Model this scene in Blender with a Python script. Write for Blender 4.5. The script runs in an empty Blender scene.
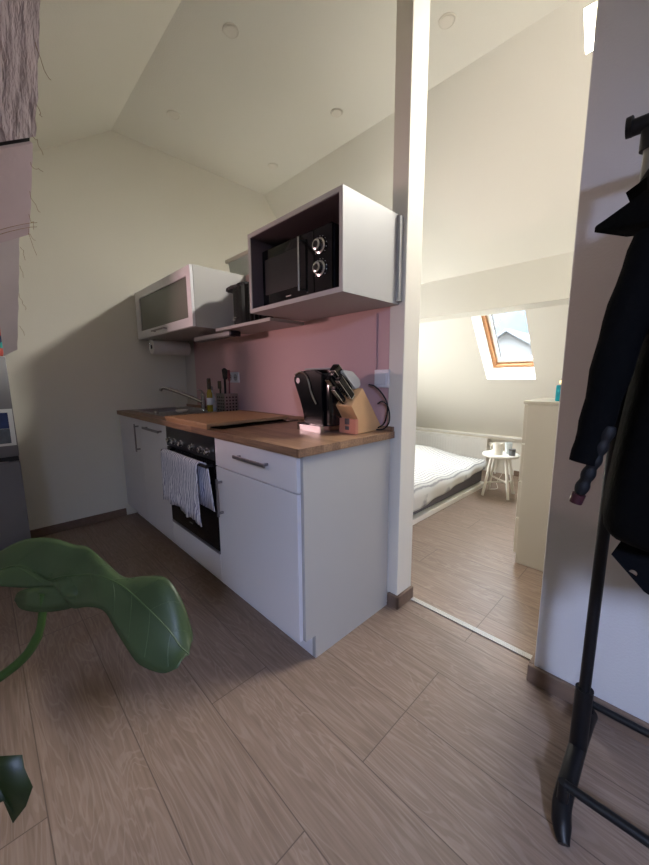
import bpy, bmesh, math, random
from mathutils import Vector, Matrix
random.seed(7)
KITCHEN, BED, BED2, PINK, SKY = 62, 56, 170, 52, 1.25
S = bpy.context.scene
COL = S.collection
PI = math.pi
# ------------------------------------------------------------------ helpers
def V(*a): return Vector(a)
def srgb(r, g, b):
    f = lambda c: (c/255/12.92) if c/255 <= .04045 else ((c/255+.055)/1.055)**2.4
    return (f(r), f(g), f(b), 1)
MATS = {}
def mat(name, col, rough=.5, metal=0, bump=0, bscale=40, var=0, vscale=6, spec=.5, trans=0, emit=None, coat=0, stretch=(1,1,1), alpha=1, ior=1.45):
    m = bpy.data.materials.new(name); m.use_nodes = True
    nt = m.node_tree; N = nt.nodes; L = nt.links
    b = N['Principled BSDF']
    b.inputs['Base Color'].default_value = col
    b.inputs['Roughness'].default_value = rough
    b.inputs['Metallic'].default_value = metal
    b.inputs['Specular IOR Level'].default_value = spec
    b.inputs['Transmission Weight'].default_value = trans
    b.inputs['Coat Weight'].default_value = coat
    b.inputs['IOR'].default_value = ior
    b.inputs['Alpha'].default_value = alpha
    tc = N.new('ShaderNodeTexCoord'); mp = N.new('ShaderNodeMapping')
    mp.inputs['Scale'].default_value = stretch
    L.new(tc.outputs['Object'], mp.inputs['Vector'])
    if var:
        n = N.new('ShaderNodeTexNoise'); n.inputs['Scale'].default_value = vscale; n.inputs['Detail'].default_value = 4
        L.new(mp.outputs[0], n.inputs['Vector'])
        mx = N.new('ShaderNodeMix'); mx.data_type = 'RGBA'
        mx.inputs[6].default_value = tuple(c*(1-var) for c in col[:3])+(1,)
        mx.inputs[7].default_value = tuple(min(1, c*(1+var)) for c in col[:3])+(1,)
        L.new(n.outputs['Fac'], mx.inputs[0]); L.new(mx.outputs[2], b.inputs['Base Color'])
    if bump:
        n2 = N.new('ShaderNodeTexNoise'); n2.inputs['Scale'].default_value = bscale; n2.inputs['Detail'].default_value = 5
        L.new(mp.outputs[0], n2.inputs['Vector'])
        bp = N.new('ShaderNodeBump'); bp.inputs['Strength'].default_value = bump; bp.inputs['Distance'].default_value = .01
        L.new(n2.outputs['Fac'], bp.inputs['Height']); L.new(bp.outputs[0], b.inputs['Normal'])
    if emit:
        b.inputs['Emission Color'].default_value = emit[0]; b.inputs['Emission Strength'].default_value = emit[1]
    MATS[name] = m
    return m

def bx(bm, x0, x1, y0, y1, z0, z1, bev=0, seg=2):
    r = bmesh.ops.create_cube(bm, size=1)
    vs = r['verts']
    for v in vs:
        v.co = V((x0+x1)/2+v.co.x*(x1-x0), (y0+y1)/2+v.co.y*(y1-y0), (z0+z1)/2+v.co.z*(z1-z0))
    if bev:
        es = {e for v in vs for e in v.link_edges}
        bmesh.ops.bevel(bm, geom=list(es), offset=bev, segments=seg, affect='EDGES', profile=.5)
def prism(bm, pts, d):
    """pts: list of 3-D points of one planar outline; d: extrusion vector"""
    d = Vector(d)
    a = [bm.verts.new(Vector(p)) for p in pts]; b = [bm.verts.new(Vector(p)+d) for p in pts]
    n = len(pts)
    bm.faces.new(a[::-1]); bm.faces.new(b)
    for i in range(n): bm.faces.new((a[i], a[(i+1) % n], b[(i+1) % n], b[i]))
def frame_of(t):
    t = t.normalized(); up = V(0, 0, 1) if abs(t.z) < .9 else V(1, 0, 0)
    a = t.cross(up).normalized(); return a, a.cross(t).normalized()
def tube(bm, pts, r, seg=12, cap=True, flat=1.0):
    pts = [Vector(p) for p in pts]; n = len(pts)
    rs = r if isinstance(r, (list, tuple)) else [r]*n
    rings = []; a0 = None
    for i, p in enumerate(pts):
        t = (pts[min(i+1, n-1)]-pts[max(i-1, 0)])
        a, b = frame_of(t)
        if a0 is not None:
            tn = t.normalized(); a = (a0-tn*a0.dot(tn)).normalized(); b = a.cross(tn).normalized()
        a0 = a
        rings.append([bm.verts.new(p+a*math.cos(2*PI*k/seg)*rs[i]+b*math.sin(2*PI*k/seg)*rs[i]*flat) for k in range(seg)])
    for i in range(n-1):
        for k in range(seg):
            bm.faces.new((rings[i][k], rings[i][(k+1) % seg], rings[i+1][(k+1) % seg], rings[i+1][k]))
    if cap:
        bm.faces.new(rings[0][::-1]); bm.faces.new(rings[-1])
def curve(pts, n=8):
    """Catmull-Rom through the points"""
    P = [Vector(p) for p in pts]; P = [2*P[0]-P[1]]+P+[2*P[-1]-P[-2]]; out = []
    for i in range(1, len(P)-2):
        for k in range(n):
            t = k/n
            out.append(.5*((2*P[i])+(P[i+1]-P[i-1])*t+(2*P[i-1]-5*P[i]+4*P[i+1]-P[i+2])*t*t+(3*P[i]-P[i-1]-3*P[i+1]+P[i+2])*t**3))
    out.append(P[-2]); return out
def lathe(bm, c, prof, axis='Z', seg=24):
    """prof: (radius, height) pairs; revolved about an axis through c"""
    c = Vector(c); rings = []
    for r, h in prof:
        ring = []
        for k in range(seg):
            ca, sa = math.cos(2*PI*k/seg)*r, math.sin(2*PI*k/seg)*r
            o = {'Z': V(ca, sa, h), 'Y': V(sa, h, ca), 'X': V(h, ca, sa)}[axis]
            ring.append(bm.verts.new(c+o))
        rings.append(ring)
    for i in range(len(rings)-1):
        for k in range(seg):
            bm.faces.new((rings[i][k], rings[i][(k+1) % seg], rings[i+1][(k+1) % seg], rings[i+1][k]))
    bm.faces.new(rings[0][::-1]); bm.faces.new(rings[-1])
def loft(bm, rings, closed=True):
    R = [[bm.verts.new(Vector(p)) for p in r] for r in rings]
    n = len(R[0])
    for i in range(len(R)-1):
        for k in range(n if closed else n-1):
            bm.faces.new((R[i][k], R[i][(k+1) % n], R[i+1][(k+1) % n], R[i+1][k]))
    if closed:
        bm.faces.new(R[0][::-1]); bm.faces.new(R[-1])
def B(fn=None, *a, **k):
    bm = bmesh.new()
    if fn: fn(bm, *a, **k)
    return bm
def wloc(o):
    p = Vector((0, 0, 0))
    while o: p += o.location; o = o.parent
    return p
def obj(name, bm, m, parent=None, smooth=False, sub=0, angle=40, solid=0):
    """all shapes are given in room coordinates; the object's origin is put at its own base"""
    bmesh.ops.recalc_face_normals(bm, faces=bm.faces[:])
    xs = [v.co for v in bm.verts]
    lo = Vector([min(c[i] for c in xs) for i in range(3)]); hi = Vector([max(c[i] for c in xs) for i in range(3)])
    org = V((lo.x+hi.x)/2, (lo.y+hi.y)/2, lo.z)
    bmesh.ops.translate(bm, verts=bm.verts[:], vec=-org)
    me = bpy.data.meshes.new(name); bm.to_mesh(me); bm.free()
    o = bpy.data.objects.new(name, me); COL.objects.link(o)
    if isinstance(m, str): m = MATS[m]
    me.materials.append(m)
    o.location = org-(wloc(parent) if parent else V(0, 0, 0))
    if parent: o.parent = parent
    if smooth or sub:
        for p in me.polygons: p.use_smooth = True
    if solid:
        md = o.modifiers.new('t', 'SOLIDIFY'); md.thickness = solid; md.offset = 0
    if sub:
        md = o.modifiers.new('s', 'SUBSURF'); md.levels = sub; md.render_levels = sub
    elif smooth:
        me.set_sharp_from_angle(angle=math.radians(angle))
    return o
def tag(o, label, cat, group=None):
    o['label'] = label; o['category'] = cat
    if group: o['group'] = group
    return o
def thing(name, label, cat, loc, group=None):
    o = bpy.data.objects.new(name, None); COL.objects.link(o); o.location = loc
    o.empty_display_size = .05
    return tag(o, label, cat, group)
def struct(name, bm, m, parent=None, **k):
    o = obj(name, bm, m, parent, **k)
    if not parent: o['kind'] = 'structure'
    return o
def copy_thing(root, delta):
    r = root.copy(); COL.objects.link(r); r.location = root.location+Vector(delta)
    for ch in list(root.children):
        c = ch.copy(); COL.objects.link(c); c.parent = r
        for g in ch.children:
            d = g.copy(); COL.objects.link(d); d.parent = c
    return r

# ------------------------------------------------------------------ materials
mat('wall_white', srgb(222, 217, 205), .85, bump=.12, bscale=160)
mat('wall_warm', srgb(224, 221, 210), .85, bump=.12, bscale=160)
mat('wall_right', srgb(206, 204, 204), .8, bump=.15, bscale=160)
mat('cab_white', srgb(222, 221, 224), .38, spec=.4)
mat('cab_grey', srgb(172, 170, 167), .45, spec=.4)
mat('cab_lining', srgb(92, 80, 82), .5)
mat('handle_steel', srgb(138, 134, 138), .35, metal=.7)
mat('chrome', srgb(205, 205, 205), .2, metal=1)
mat('steel', srgb(150, 148, 145), .3, metal=1, bump=.02)
mat('black_gloss', srgb(14, 14, 16), .15, spec=.5)
mat('black_glass', srgb(7, 7, 9), .06, spec=.6)
mat('black_matte', srgb(16, 16, 19), .6)
mat('black_metal', srgb(14, 14, 17), .45, spec=.4, bump=.03)
mat('oven_panel', srgb(26, 28, 30), .3)
mat('fridge_grey', srgb(118, 118, 122), .42, metal=.35, bump=.02)
mat('fridge_dark', srgb(30, 30, 32), .5)
mat('paper_white', srgb(214, 216, 218), .7)
mat('roll_white', srgb(214, 209, 204), .9, bump=.1, bscale=120)
mat('cardboard', srgb(120, 95, 75), .9)
mat('trim_wood', srgb(116, 96, 82), .6, var=.25, vscale=5, stretch=(1, 8, 8))
mat('pine', srgb(170, 118, 78), .5, var=.12, vscale=10)
mat('pine_light', srgb(196, 160, 122), .5, var=.08, vscale=10)
mat('knife_wood', srgb(202, 160, 116), .5, var=.12, vscale=30, stretch=(1, 1, .2))
mat('foot_wood', srgb(196, 128, 104), .5, var=.06, vscale=30)
mat('board_wood', srgb(160, 124, 88), .5, var=.22, vscale=12, stretch=(1, 10, 10), bump=.05, bscale=40)
mat('stool_white', srgb(226, 222, 212), .5)
mat('rad_white', srgb(226, 224, 218), .45)
mat('dresser', srgb(206, 200, 187), .55)
mat('mattress_grey', srgb(96, 94, 98), .9, bump=.1, bscale=90)
mat('plastic_clear', srgb(206, 212, 204), .25, alpha=.75)
mat('plastic_lid', srgb(206, 202, 186), .4)
mat('glass_clear', srgb(225, 232, 232), .05, alpha=.75, spec=.8)
mat('oil', srgb(150, 132, 40), .2, spec=.7)
mat('cork', srgb(60, 52, 38), .6)
mat('blue_glass', srgb(12, 160, 182), .15, spec=.6)
mat('gold', srgb(190, 160, 90), .3, metal=.7)
mat('coat_black', srgb(4, 4, 5), .9, bump=.25, bscale=60, spec=.15)
mat('coat_navy', srgb(5, 6, 9), .85, bump=.25, bscale=60, spec=.15)
mat('strap_black', srgb(12, 11, 13), .7)
mat('tip_red', srgb(62, 28, 34), .5)
mat('beam_plaster', srgb(196, 182, 190), .9, bump=1.0, bscale=22, var=.3, vscale=9, stretch=(.45, 1.6, .45))
for n_ in MATS['beam_plaster'].node_tree.nodes:
    if n_.type == 'BUMP': n_.inputs['Distance'].default_value = .05
mat('beam_smooth', srgb(206, 188, 196), .9, bump=.25, bscale=20, var=.08, vscale=4)
mat('beam_pale', srgb(212, 202, 206), .9, bump=.3, bscale=14, var=.1, vscale=5)
mat('straw', srgb(150, 122, 88), .9)
mat('stem_green', srgb(48, 74, 26), .5)
mat('pot_clay', srgb(120, 82, 62), .8, var=.1)
mat('soil', srgb(40, 30, 24), 1)
mat('pink_glass', srgb(210, 120, 150), .4)
mat('hill', srgb(36, 46, 62), 1, var=.45, vscale=.9)
mat('roof_tile', srgb(96, 95, 94), .8, bump=.4, bscale=20)
mat('zinc', srgb(110, 114, 120), .4, metal=.3)
mat('gasket', srgb(86, 84, 82), .6)
mat('print_blue', srgb(36, 52, 98), .6, var=.6, vscale=30)
mat('print_grey', srgb(84, 92, 104), .6, var=.5, vscale=40)
mat('soap_pink', srgb(120, 60, 70), .6)
mat('diffuser_grey', srgb(120, 118, 116), .7)  # plain grey of the strip lamp's diffuser

def pink_tinted_wall():
    # rose wall colour with the pink light's tint put in, between the two upper-cabinet ends, plain white elsewhere (edges of the tinted field are straight)
    m = bpy.data.materials.new('wall_pink_light_tint'); m.use_nodes = True
    nt = m.node_tree; N = nt.nodes; L = nt.links; b = N['Principled BSDF']; b.inputs['Roughness'].default_value = .75
    g = N.new('ShaderNodeNewGeometry'); s = N.new('ShaderNodeSeparateXYZ'); L.new(g.outputs['Position'], s.inputs[0])
    c = N.new('ShaderNodeMath'); c.operation = 'GREATER_THAN'; c.inputs[1].default_value = -2.0; L.new(s.outputs['X'], c.inputs[0])
    y = N.new('ShaderNodeMath'); y.operation = 'LESS_THAN'; y.inputs[1].default_value = .55; L.new(s.outputs['Y'], y.inputs[0])
    mu = N.new('ShaderNodeMath'); mu.operation = 'MULTIPLY'; L.new(c.outputs[0], mu.inputs[0]); L.new(y.outputs[0], mu.inputs[1])
    mx = N.new('ShaderNodeMix'); mx.data_type = 'RGBA'
    mx.inputs[6].default_value = srgb(206, 200, 194); mx.inputs[7].default_value = srgb(198, 164, 164)
    L.new(mu.outputs[0], mx.inputs[0]); L.new(mx.outputs[2], b.inputs['Base Color'])
    MATS['wall_pink_tint'] = m
pink_tinted_wall()

def floor_mat():
    m = bpy.data.materials.new('oak_laminate'); m.use_nodes = True
    nt = m.node_tree; N = nt.nodes; L = nt.links; b = N['Principled BSDF']
    g = N.new('ShaderNodeNewGeometry')
    mp = N.new('ShaderNodeMapping'); mp.inputs['Location'].default_value = (-.377+1.3*4, -.109+.224*20, 0)
    L.new(g.outputs['Position'], mp.inputs['Vector'])
    br = N.new('ShaderNodeTexBrick')
    br.inputs['Scale'].default_value = 1; br.inputs['Brick Width'].default_value = 1.3; br.inputs['Row Height'].default_value = .224
    br.inputs['Mortar Size'].default_value = .0018; br.inputs['Mortar Smooth'].default_value = .3
    br.inputs['Color1'].default_value = (0, 0, 0, 1); br.inputs['Color2'].default_value = (1, 1, 1, 1)
    br.offset = .37; br.offset_frequency = 3
    L.new(mp.outputs[0], br.inputs['Vector'])
    # per-plank offset for the grain
    sc = N.new('ShaderNodeVectorMath'); sc.operation = 'SCALE'; sc.inputs['Scale'].default_value = 7.3
    L.new(br.outputs['Color'], sc.inputs[0])
    ad = N.new('ShaderNodeVectorMath'); ad.operation = 'ADD'; L.new(mp.outputs[0], ad.inputs[0]); L.new(sc.outputs[0], ad.inputs[1])
    m1 = N.new('ShaderNodeMapping'); m1.inputs['Scale'].default_value = (1.1, 7, 1); L.new(ad.outputs[0], m1.inputs['Vector'])
    wv = N.new('ShaderNodeTexNoise'); wv.inputs['Scale'].default_value = 1.5; wv.inputs['Detail'].default_value = 3; wv.inputs['Distortion'].default_value = 1.1
    L.new(m1.outputs[0], wv.inputs['Vector'])
    # rings: sine of the slow noise gives cathedral grain
    mm = N.new('ShaderNodeMath'); mm.operation = 'MULTIPLY'; mm.inputs[1].default_value = 70; L.new(wv.outputs['Fac'], mm.inputs[0])
    sn = N.new('ShaderNodeMath'); sn.operation = 'SINE'; L.new(mm.outputs[0], sn.inputs[0])
    m2 = N.new('ShaderNodeMapping'); m2.inputs['Scale'].default_value = (3, 60, 1); L.new(ad.outputs[0], m2.inputs['Vector'])
    fn = N.new('ShaderNodeTexNoise'); fn.inputs['Scale'].default_value = 2; fn.inputs['Detail'].default_value = 5; L.new(m2.outputs[0], fn.inputs['Vector'])
    cr = N.new('ShaderNodeValToRGB'); L.new(fn.outputs['Fac'], cr.inputs[0])
    cr.color_ramp.elements[0].position = .25; cr.color_ramp.elements[0].color = srgb(120, 100, 86)
    cr.color_ramp.elements[1].position = .75; cr.color_ramp.elements[1].color = srgb(146, 125, 110)
    mr = N.new('ShaderNodeMapRange'); mr.inputs[1].default_value = .3; mr.inputs[2].default_value = 1; mr.inputs[3].default_value = 0; mr.inputs[4].default_value = .3
    L.new(sn.outputs[0], mr.inputs[0])
    x1 = N.new('ShaderNodeMix'); x1.data_type = 'RGBA'; x1.inputs[7].default_value = srgb(166, 148, 134)
    L.new(mr.outputs[0], x1.inputs[0]); L.new(cr.outputs[0], x1.inputs[6])
    # plank to plank tone
    x2 = N.new('ShaderNodeMix'); x2.data_type = 'RGBA'; x2.blend_type = 'MULTIPLY'; x2.inputs[0].default_value = .10
    L.new(x1.outputs[2], x2.inputs[6]); L.new(br.outputs['Color'], x2.inputs[7])
    x3 = N.new('ShaderNodeMix'); x3.data_type = 'RGBA'; x3.inputs[7].default_value = srgb(98, 82, 70)
    L.new(br.outputs['Fac'], x3.inputs[0]); L.new(x2.outputs[2], x3.inputs[6])
    L.new(x3.outputs[2], b.inputs['Base Color'])
    b.inputs['Roughness'].default_value = .42; b.inputs['Specular IOR Level'].default_value = .35
    bp = N.new('ShaderNodeBump'); bp.inputs['Strength'].default_value = .25; bp.inputs['Distance'].default_value = .002
    L.new(br.outputs['Fac'], bp.inputs['Height']); bp.invert = True
    L.new(bp.outputs[0], b.inputs['Normal'])
    MATS['floor'] = m
floor_mat()

def worktop_mat():
    m = bpy.data.materials.new('butcher_block'); m.use_nodes = True
    nt = m.node_tree; N = nt.nodes; L = nt.links; b = N['Principled BSDF']
    g = N.new('ShaderNodeNewGeometry')
    br = N.new('ShaderNodeTexBrick'); br.inputs['Scale'].default_value = 1
    br.inputs['Brick Width'].default_value = .42; br.inputs['Row Height'].default_value = .045; br.inputs['Mortar Size'].default_value = .0
    br.inputs['Color1'].default_value = srgb(124, 96, 76); br.inputs['Color2'].default_value = srgb(158, 126, 100)
    L.new(g.outputs['Position'], br.inputs['Vector'])
    m2 = N.new('ShaderNodeMapping'); m2.inputs['Scale'].default_value = (4, 60, 60); L.new(g.outputs['Position'], m2.inputs['Vector'])
    fn = N.new('ShaderNodeTexNoise'); fn.inputs['Scale'].default_value = 2; fn.inputs['Detail'].default_value = 5; L.new(m2.outputs[0], fn.inputs['Vector'])
    cr = N.new('ShaderNodeValToRGB'); L.new(fn.outputs['Fac'], cr.inputs[0])
    cr.color_ramp.elements[0].position = .3; cr.color_ramp.elements[0].color = (.5, .46, .42, 1); cr.color_ramp.elements[1].position = .7; cr.color_ramp.elements[1].color = (1.15, 1.12, 1.08, 1)
    x = N.new('ShaderNodeMix'); x.data_type = 'RGBA'; x.blend_type = 'MULTIPLY'; x.inputs[0].default_value = .8
    L.new(br.outputs['Color'], x.inputs[6]); L.new(cr.outputs[0], x.inputs[7]); L.new(x.outputs[2], b.inputs['Base Color'])
    b.inputs['Roughness'].default_value = .4
    MATS['worktop'] = m
worktop_mat()

def stripe_mat(name, c0, c1, axis, freq, thr, rough=.9, distort=.0, soft=.15):
    m = bpy.data.materials.new(name); m.use_nodes = True
    nt = m.node_tree; N = nt.nodes; L = nt.links; b = N['Principled BSDF']; b.inputs['Roughness'].default_value = rough
    g = N.new('ShaderNodeTexCoord')
    no = N.new('ShaderNodeTexNoise'); no.inputs['Scale'].default_value = 14; L.new(g.outputs['Object'], no.inputs['Vector'])
    s = N.new('ShaderNodeSeparateXYZ'); L.new(g.outputs['Object'], s.inputs[0])
    md = N.new('ShaderNodeMath'); md.operation = 'MULTIPLY_ADD'; md.inputs[1].default_value = distort; L.new(no.outputs['Fac'], md.inputs[0]); L.new(s.outputs[axis], md.inputs[2])
    mu = N.new('ShaderNodeMath'); mu.operation = 'MULTIPLY'; mu.inputs[1].default_value = freq*2*PI; L.new(md.outputs[0], mu.inputs[0])
    sn = N.new('ShaderNodeMath'); sn.operation = 'SINE'; L.new(mu.outputs[0], sn.inputs[0])
    mr = N.new('ShaderNodeMapRange'); mr.inputs[1].default_value = thr-soft; mr.inputs[2].default_value = thr+soft; L.new(sn.outputs[0], mr.inputs[0])
    x = N.new('ShaderNodeMix'); x.data_type = 'RGBA'; x.inputs[6].default_value = c0; x.inputs[7].default_value = c1
    L.new(mr.outputs[0], x.inputs[0]); L.new(x.outputs[2], b.inputs['Base Color'])
    MATS[name] = m
stripe_mat('towel_stripe', srgb(232, 232, 240), srgb(140, 144, 172), 'X', 52, .45, distort=.05)
stripe_mat('quilt_stripe', srgb(204, 202, 196), srgb(142, 140, 140), 'X', 34, .5, distort=.015, soft=.4)
stripe_mat('alu_strip', srgb(205, 200, 192), srgb(120, 114, 106), 'Y', 180, 0, rough=.4)

def leaf_mat(name, c0, c1):
    m = bpy.data.materials.new(name); m.use_nodes = True
    nt = m.node_tree; N = nt.nodes; L = nt.links; b = N['Principled BSDF']
    b.inputs['Roughness'].default_value = .42; b.inputs['Specular IOR Level'].default_value = .4
    b.inputs['Subsurface Weight'].default_value = 0
    g = N.new('ShaderNodeTexCoord'); no = N.new('ShaderNodeTexNoise'); no.inputs['Scale'].default_value = 9; L.new(g.outputs['Object'], no.inputs['Vector'])
    x = N.new('ShaderNodeMix'); x.data_type = 'RGBA'; x.inputs[6].default_value = c0; x.inputs[7].default_value = c1
    L.new(no.outputs['Fac'], x.inputs[0]); L.new(x.outputs[2], b.inputs['Base Color'])
    bp = N.new('ShaderNodeBump'); bp.inputs['Strength'].default_value = .25; bp.inputs['Distance'].default_value = .01
    L.new(no.outputs['Fac'], bp.inputs['Height']); L.new(bp.outputs[0], b.inputs['Normal'])
    MATS[name] = m
leaf_mat('leaf_green', srgb(40, 54, 30), srgb(66, 82, 52))
leaf_mat('leaf_dark', srgb(24, 36, 8), srgb(30, 44, 12))

# ------------------------------------------------------------------ room shell
XW, XR = -2.19, 2.7            # far gable wall, right gable wall
YF, YP, YQ, YK = -2.5, .542, .665, 3.43   # front knee wall, partition faces, bedroom knee wall
ZC = 2.88
S1 = .70; Y1 = .107            # kitchen roof slope
S2 = 1.225; Y2 = 1.44          # bedroom roof slope
z1 = lambda y: ZC+S1*(y-Y1)
z2 = lambda y: ZC-S2*(y-Y2)
struct('floor', B(bx, XW-.15, XR+.15, YF-.15, YK+.15, -.1, 0), 'floor')
struct('ceiling', B(bx, XW, XR, Y1, Y2, ZC, ZC+.14), 'wall_warm')
# gable walls (prisms along X)
gab = [(YF-.1, -.0), (YK+.1, 0), (YK+.1, z2(YK)+.2), (Y2+.05, ZC+.3), (Y1-.05, ZC+.3), (YF-.1, z1(YF)+.2)]
bm = bmesh.new()
WA, WB, WC, WD = 1.25, 2.25, .70, 1.55
lw = lambda pts: prism(bm, [(XW-.12, y, z) for y, z in pts], (.12, 0, 0))
zo = lambda y: ZC+.3+(z2(YK)+.2-ZC-.3)*(y-Y2-.05)/(YK+.1-Y2-.05)
lw([(YF-.1, 0), (WA, 0), (WA, ZC+.3), (Y1-.05, ZC+.3), (YF-.1, z1(YF)+.2)])
lw([(WA, 0), (WB, 0), (WB, WC), (WA, WC)])
lw([(WA, WD), (WB, WD), (WB, zo(WB)), (Y2+.05, ZC+.3), (WA, ZC+.3)])
lw([(WB, 0), (YK+.1, 0), (YK+.1, z2(YK)+.2), (WB, zo(WB))])
struct('wall_left', bm, 'wall_warm')
def holed(bm, P, ex, ey, n, t, holes, W, Hh):
    """slab spanned from P by unit ex (length W) and ey (length Hh), thickness t along n, with rectangular holes (u0,u1,v0,v1)"""
    us = sorted({0, W, *[h[0] for h in holes], *[h[1] for h in holes]}); vs = sorted({0, Hh, *[h[2] for h in holes], *[h[3] for h in holes]})
    P, ex, ey, n = map(Vector, (P, ex, ey, n))
    inside = lambda u, v: any(h[0] < u < h[1] and h[2] < v < h[3] for h in holes)
    key = {}
    def vert(u, v, s):
        k = (u, v, s)
        if k not in key: key[k] = bm.verts.new(P+ex*u+ey*v+n*(t if s else 0))
        return key[k]
    nu, nv = len(us)-1, len(vs)-1
    solid = [[not inside((us[i]+us[i+1])/2, (vs[j]+vs[j+1])/2) for j in range(nv)] for i in range(nu)]
    sd = lambda i, j: 0 <= i < nu and 0 <= j < nv and solid[i][j]
    for i in range(nu):
        for j in range(nv):
            if not solid[i][j]: continue
            a, b, c, d = us[i], us[i+1], vs[j], vs[j+1]
            for s in (0, 1): bm.faces.new([vert(a, c, s), vert(b, c, s), vert(b, d, s), vert(a, d, s)][::1 if s else -1])
            if not sd(i-1, j): bm.faces.new((vert(a, c, 0), vert(a, c, 1), vert(a, d, 1), vert(a, d, 0)))
            if not sd(i+1, j): bm.faces.new((vert(b, c, 0), vert(b, d, 0), vert(b, d, 1), vert(b, c, 1)))
            if not sd(i, j-1): bm.faces.new((vert(a, c, 0), vert(b, c, 0), vert(b, c, 1), vert(a, c, 1)))
            if not sd(i, j+1): bm.faces.new((vert(a, d, 0), vert(a, d, 1), vert(b, d, 1), vert(b, d, 0)))
# right gable wall with the two windows that light the rooms
struct('wall_right', B(bx, XR, XR+.2, YF-.1, YK+.1, 0, 3.2), 'wall_white')
# bedroom roof slope with the roof window
L2 = math.hypot(YK-Y2, z2(YK)-ZC); e2 = V(0, YK-Y2, z2(YK)-ZC)/L2; n2 = V(0, S2, 1).normalized()
v_at = lambda y: (y-Y2)/(YK-Y2)*L2
T2 = .24
sky1 = (-.51-XW, -.07-XW, v_at(2.30), v_at(2.912))
sky2 = (.385-XW, 1.1-XW, v_at(1.50), v_at(1.572)+.0)
sky2 = (.385-XW, 1.2-XW, .06, v_at(1.572)+.02)
struct('wall_back_slope', B(holed, (XW, Y2, ZC), (1, 0, 0), e2, n2, T2, [sky1, sky2], XR-XW, L2+.0), 'wall_warm')
struct('wall_back', B(bx, XW, XR, YK, YK+.12, 0, z2(YK)), 'wall_warm')
# kitchen roof slope with its roof window
L1 = math.hypot(Y1-YF, ZC-z1(YF)); e1 = V(0, YF-Y1, z1(YF)-ZC)/L1; n1 = V(0, -S1, 1).normalized()
w_at = lambda y: (Y1-y)/(Y1-YF)*L1
KH = (1.85-XW, 2.3-XW, w_at(-1.4), w_at(-1.8))
struct('wall_front_slope', B(holed, (XW, Y1, ZC), (1, 0, 0), e1, n1, .2, [KH], XR-XW, L1), 'wall_warm')
struct('wall_front', B(bx, XW, XR, YF-.12, YF, 0, z1(YF)), 'wall_white')
# partition between kitchen and bedroom: half-height behind the kitchen, a post, the doorway, full height on the right
bm = bmesh.new(); bx(bm, XW, -.03, YP, YQ, 0, 1.765)
struct('wall_partition', bm, 'wall_pink_tint')
bm = bmesh.new(); bx(bm, -.03, .047, YP, YQ, 0, ZC, .004)
struct('wall_post', bm, 'wall_white')
bm = bmesh.new(); bx(bm, .637, XR, YP, YQ, 0, ZC, .004)
struct('wall_partition_right', bm, 'wall_right')
# boxed purlin under the bedroom slope
bm = bmesh.new(); prism(bm, [(XW, 2.205, z2(2.205)+.02), (XW, 2.207, 1.935), (XW, 2.212, 1.638), (XW, 2.46, 1.638), (XW, 2.48, z2(2.48)+.03)], (XR-XW, 0, 0))
struct('trim_1', bm, 'wall_warm')
# baseboards
def board(name, *a): struct(name, B(bx, *a, .004), 'trim_wood')
board('baseboard_left', XW, XW+.016, -1.6, -.03, 0, .062)
board('baseboard_post', .047, .062, YP-.016, YQ, 0, .065)
board('baseboard_post_front', -.0, .062, YP-.016, YP, 0, .065)
board('baseboard_right', .62, XR, YP-.016, YP, 0, .068)
board('baseboard_doorway', .62, .637, YP-.0, YQ, 0, .068)
board('baseboard_back', -.35, XR, YK-.016, YK, 0, .06)
struct('trim_2', B(bx, .062, .62, .640, .668, 0, .006, .002), 'alu_strip')
# ledge and pipe along the knee wall
struct('trim_3', B(bx, XW, XR, YK-.05, YK-.001, .395, .425, .004), 'wall_white')

# roof window in the bedroom: pine frame, sash, pane (n2 is outward)
def roofwin(name, u0, u1, v0, v1, P, e, n, depth, mf, ms, slope_parent=None):
    o = lambda u, v, d: Vector(P)+V(1, 0, 0)*u+e*v+n*d
    def ring(bm, w, d0, d1, inset=0):
        a0, a1, b0, b1 = u0+inset, u1-inset, v0+inset, v1-inset
        for (p, q, r, s) in ((a0, a0+w, b0, b1), (a1-w, a1, b0, b1), (a0+w, a1-w, b0, b0+w), (a0+w, a1-w, b1-w, b1)):
            prism(bm, [o(p, r, d0), o(q, r, d0), o(q, s, d0), o(p, s, d0)], n*(d1-d0))
    bm = bmesh.new(); ring(bm, .028, depth-.05, depth)
    w = struct(name, bm, mf)
    bm = bmesh.new(); ring(bm, .012, depth-.012, depth+.02, .028); obj('inner_frame', bm, 'pine_light', w)
    bm = bmesh.new(); ring(bm, .026, depth-.02, depth+.03, .040); s = obj('sash', bm, ms, w)
    bm = bmesh.new(); ring(bm, .008, depth+.0, depth+.025, .066); obj('gasket', bm, 'gasket', s)
    bm = bmesh.new(); i = .068
    prism(bm, [o(u0+i, v0+i, depth+.01), o(u1-i, v0+i, depth+.01), o(u1-i, v1-i, depth+.01), o(u0+i, v1-i, depth+.01)], n*.006)
    obj('pane', bm, MATS['pane'], s)
    return w
m = bpy.data.materials.new('window_pane'); m.use_nodes = True
nt = m.node_tree; N = nt.nodes; b = N['Principled BSDF']
b.inputs['Base Color'].default_value = (1, 1, 1, 1); b.inputs['Roughness'].default_value = 0; b.inputs['Alpha'].default_value = .06; b.inputs['IOR'].default_value = 1.3
MATS['pane'] = m
P2 = (XW, Y2, ZC); P1 = (XW, Y1, ZC)
roofwin('window_1', *sky1, P2, e2, n2, T2, 'pine', 'stool_white')
roofwin('window_2', *KH, P1, e1, n1, .2, 'pine', 'stool_white')
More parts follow.
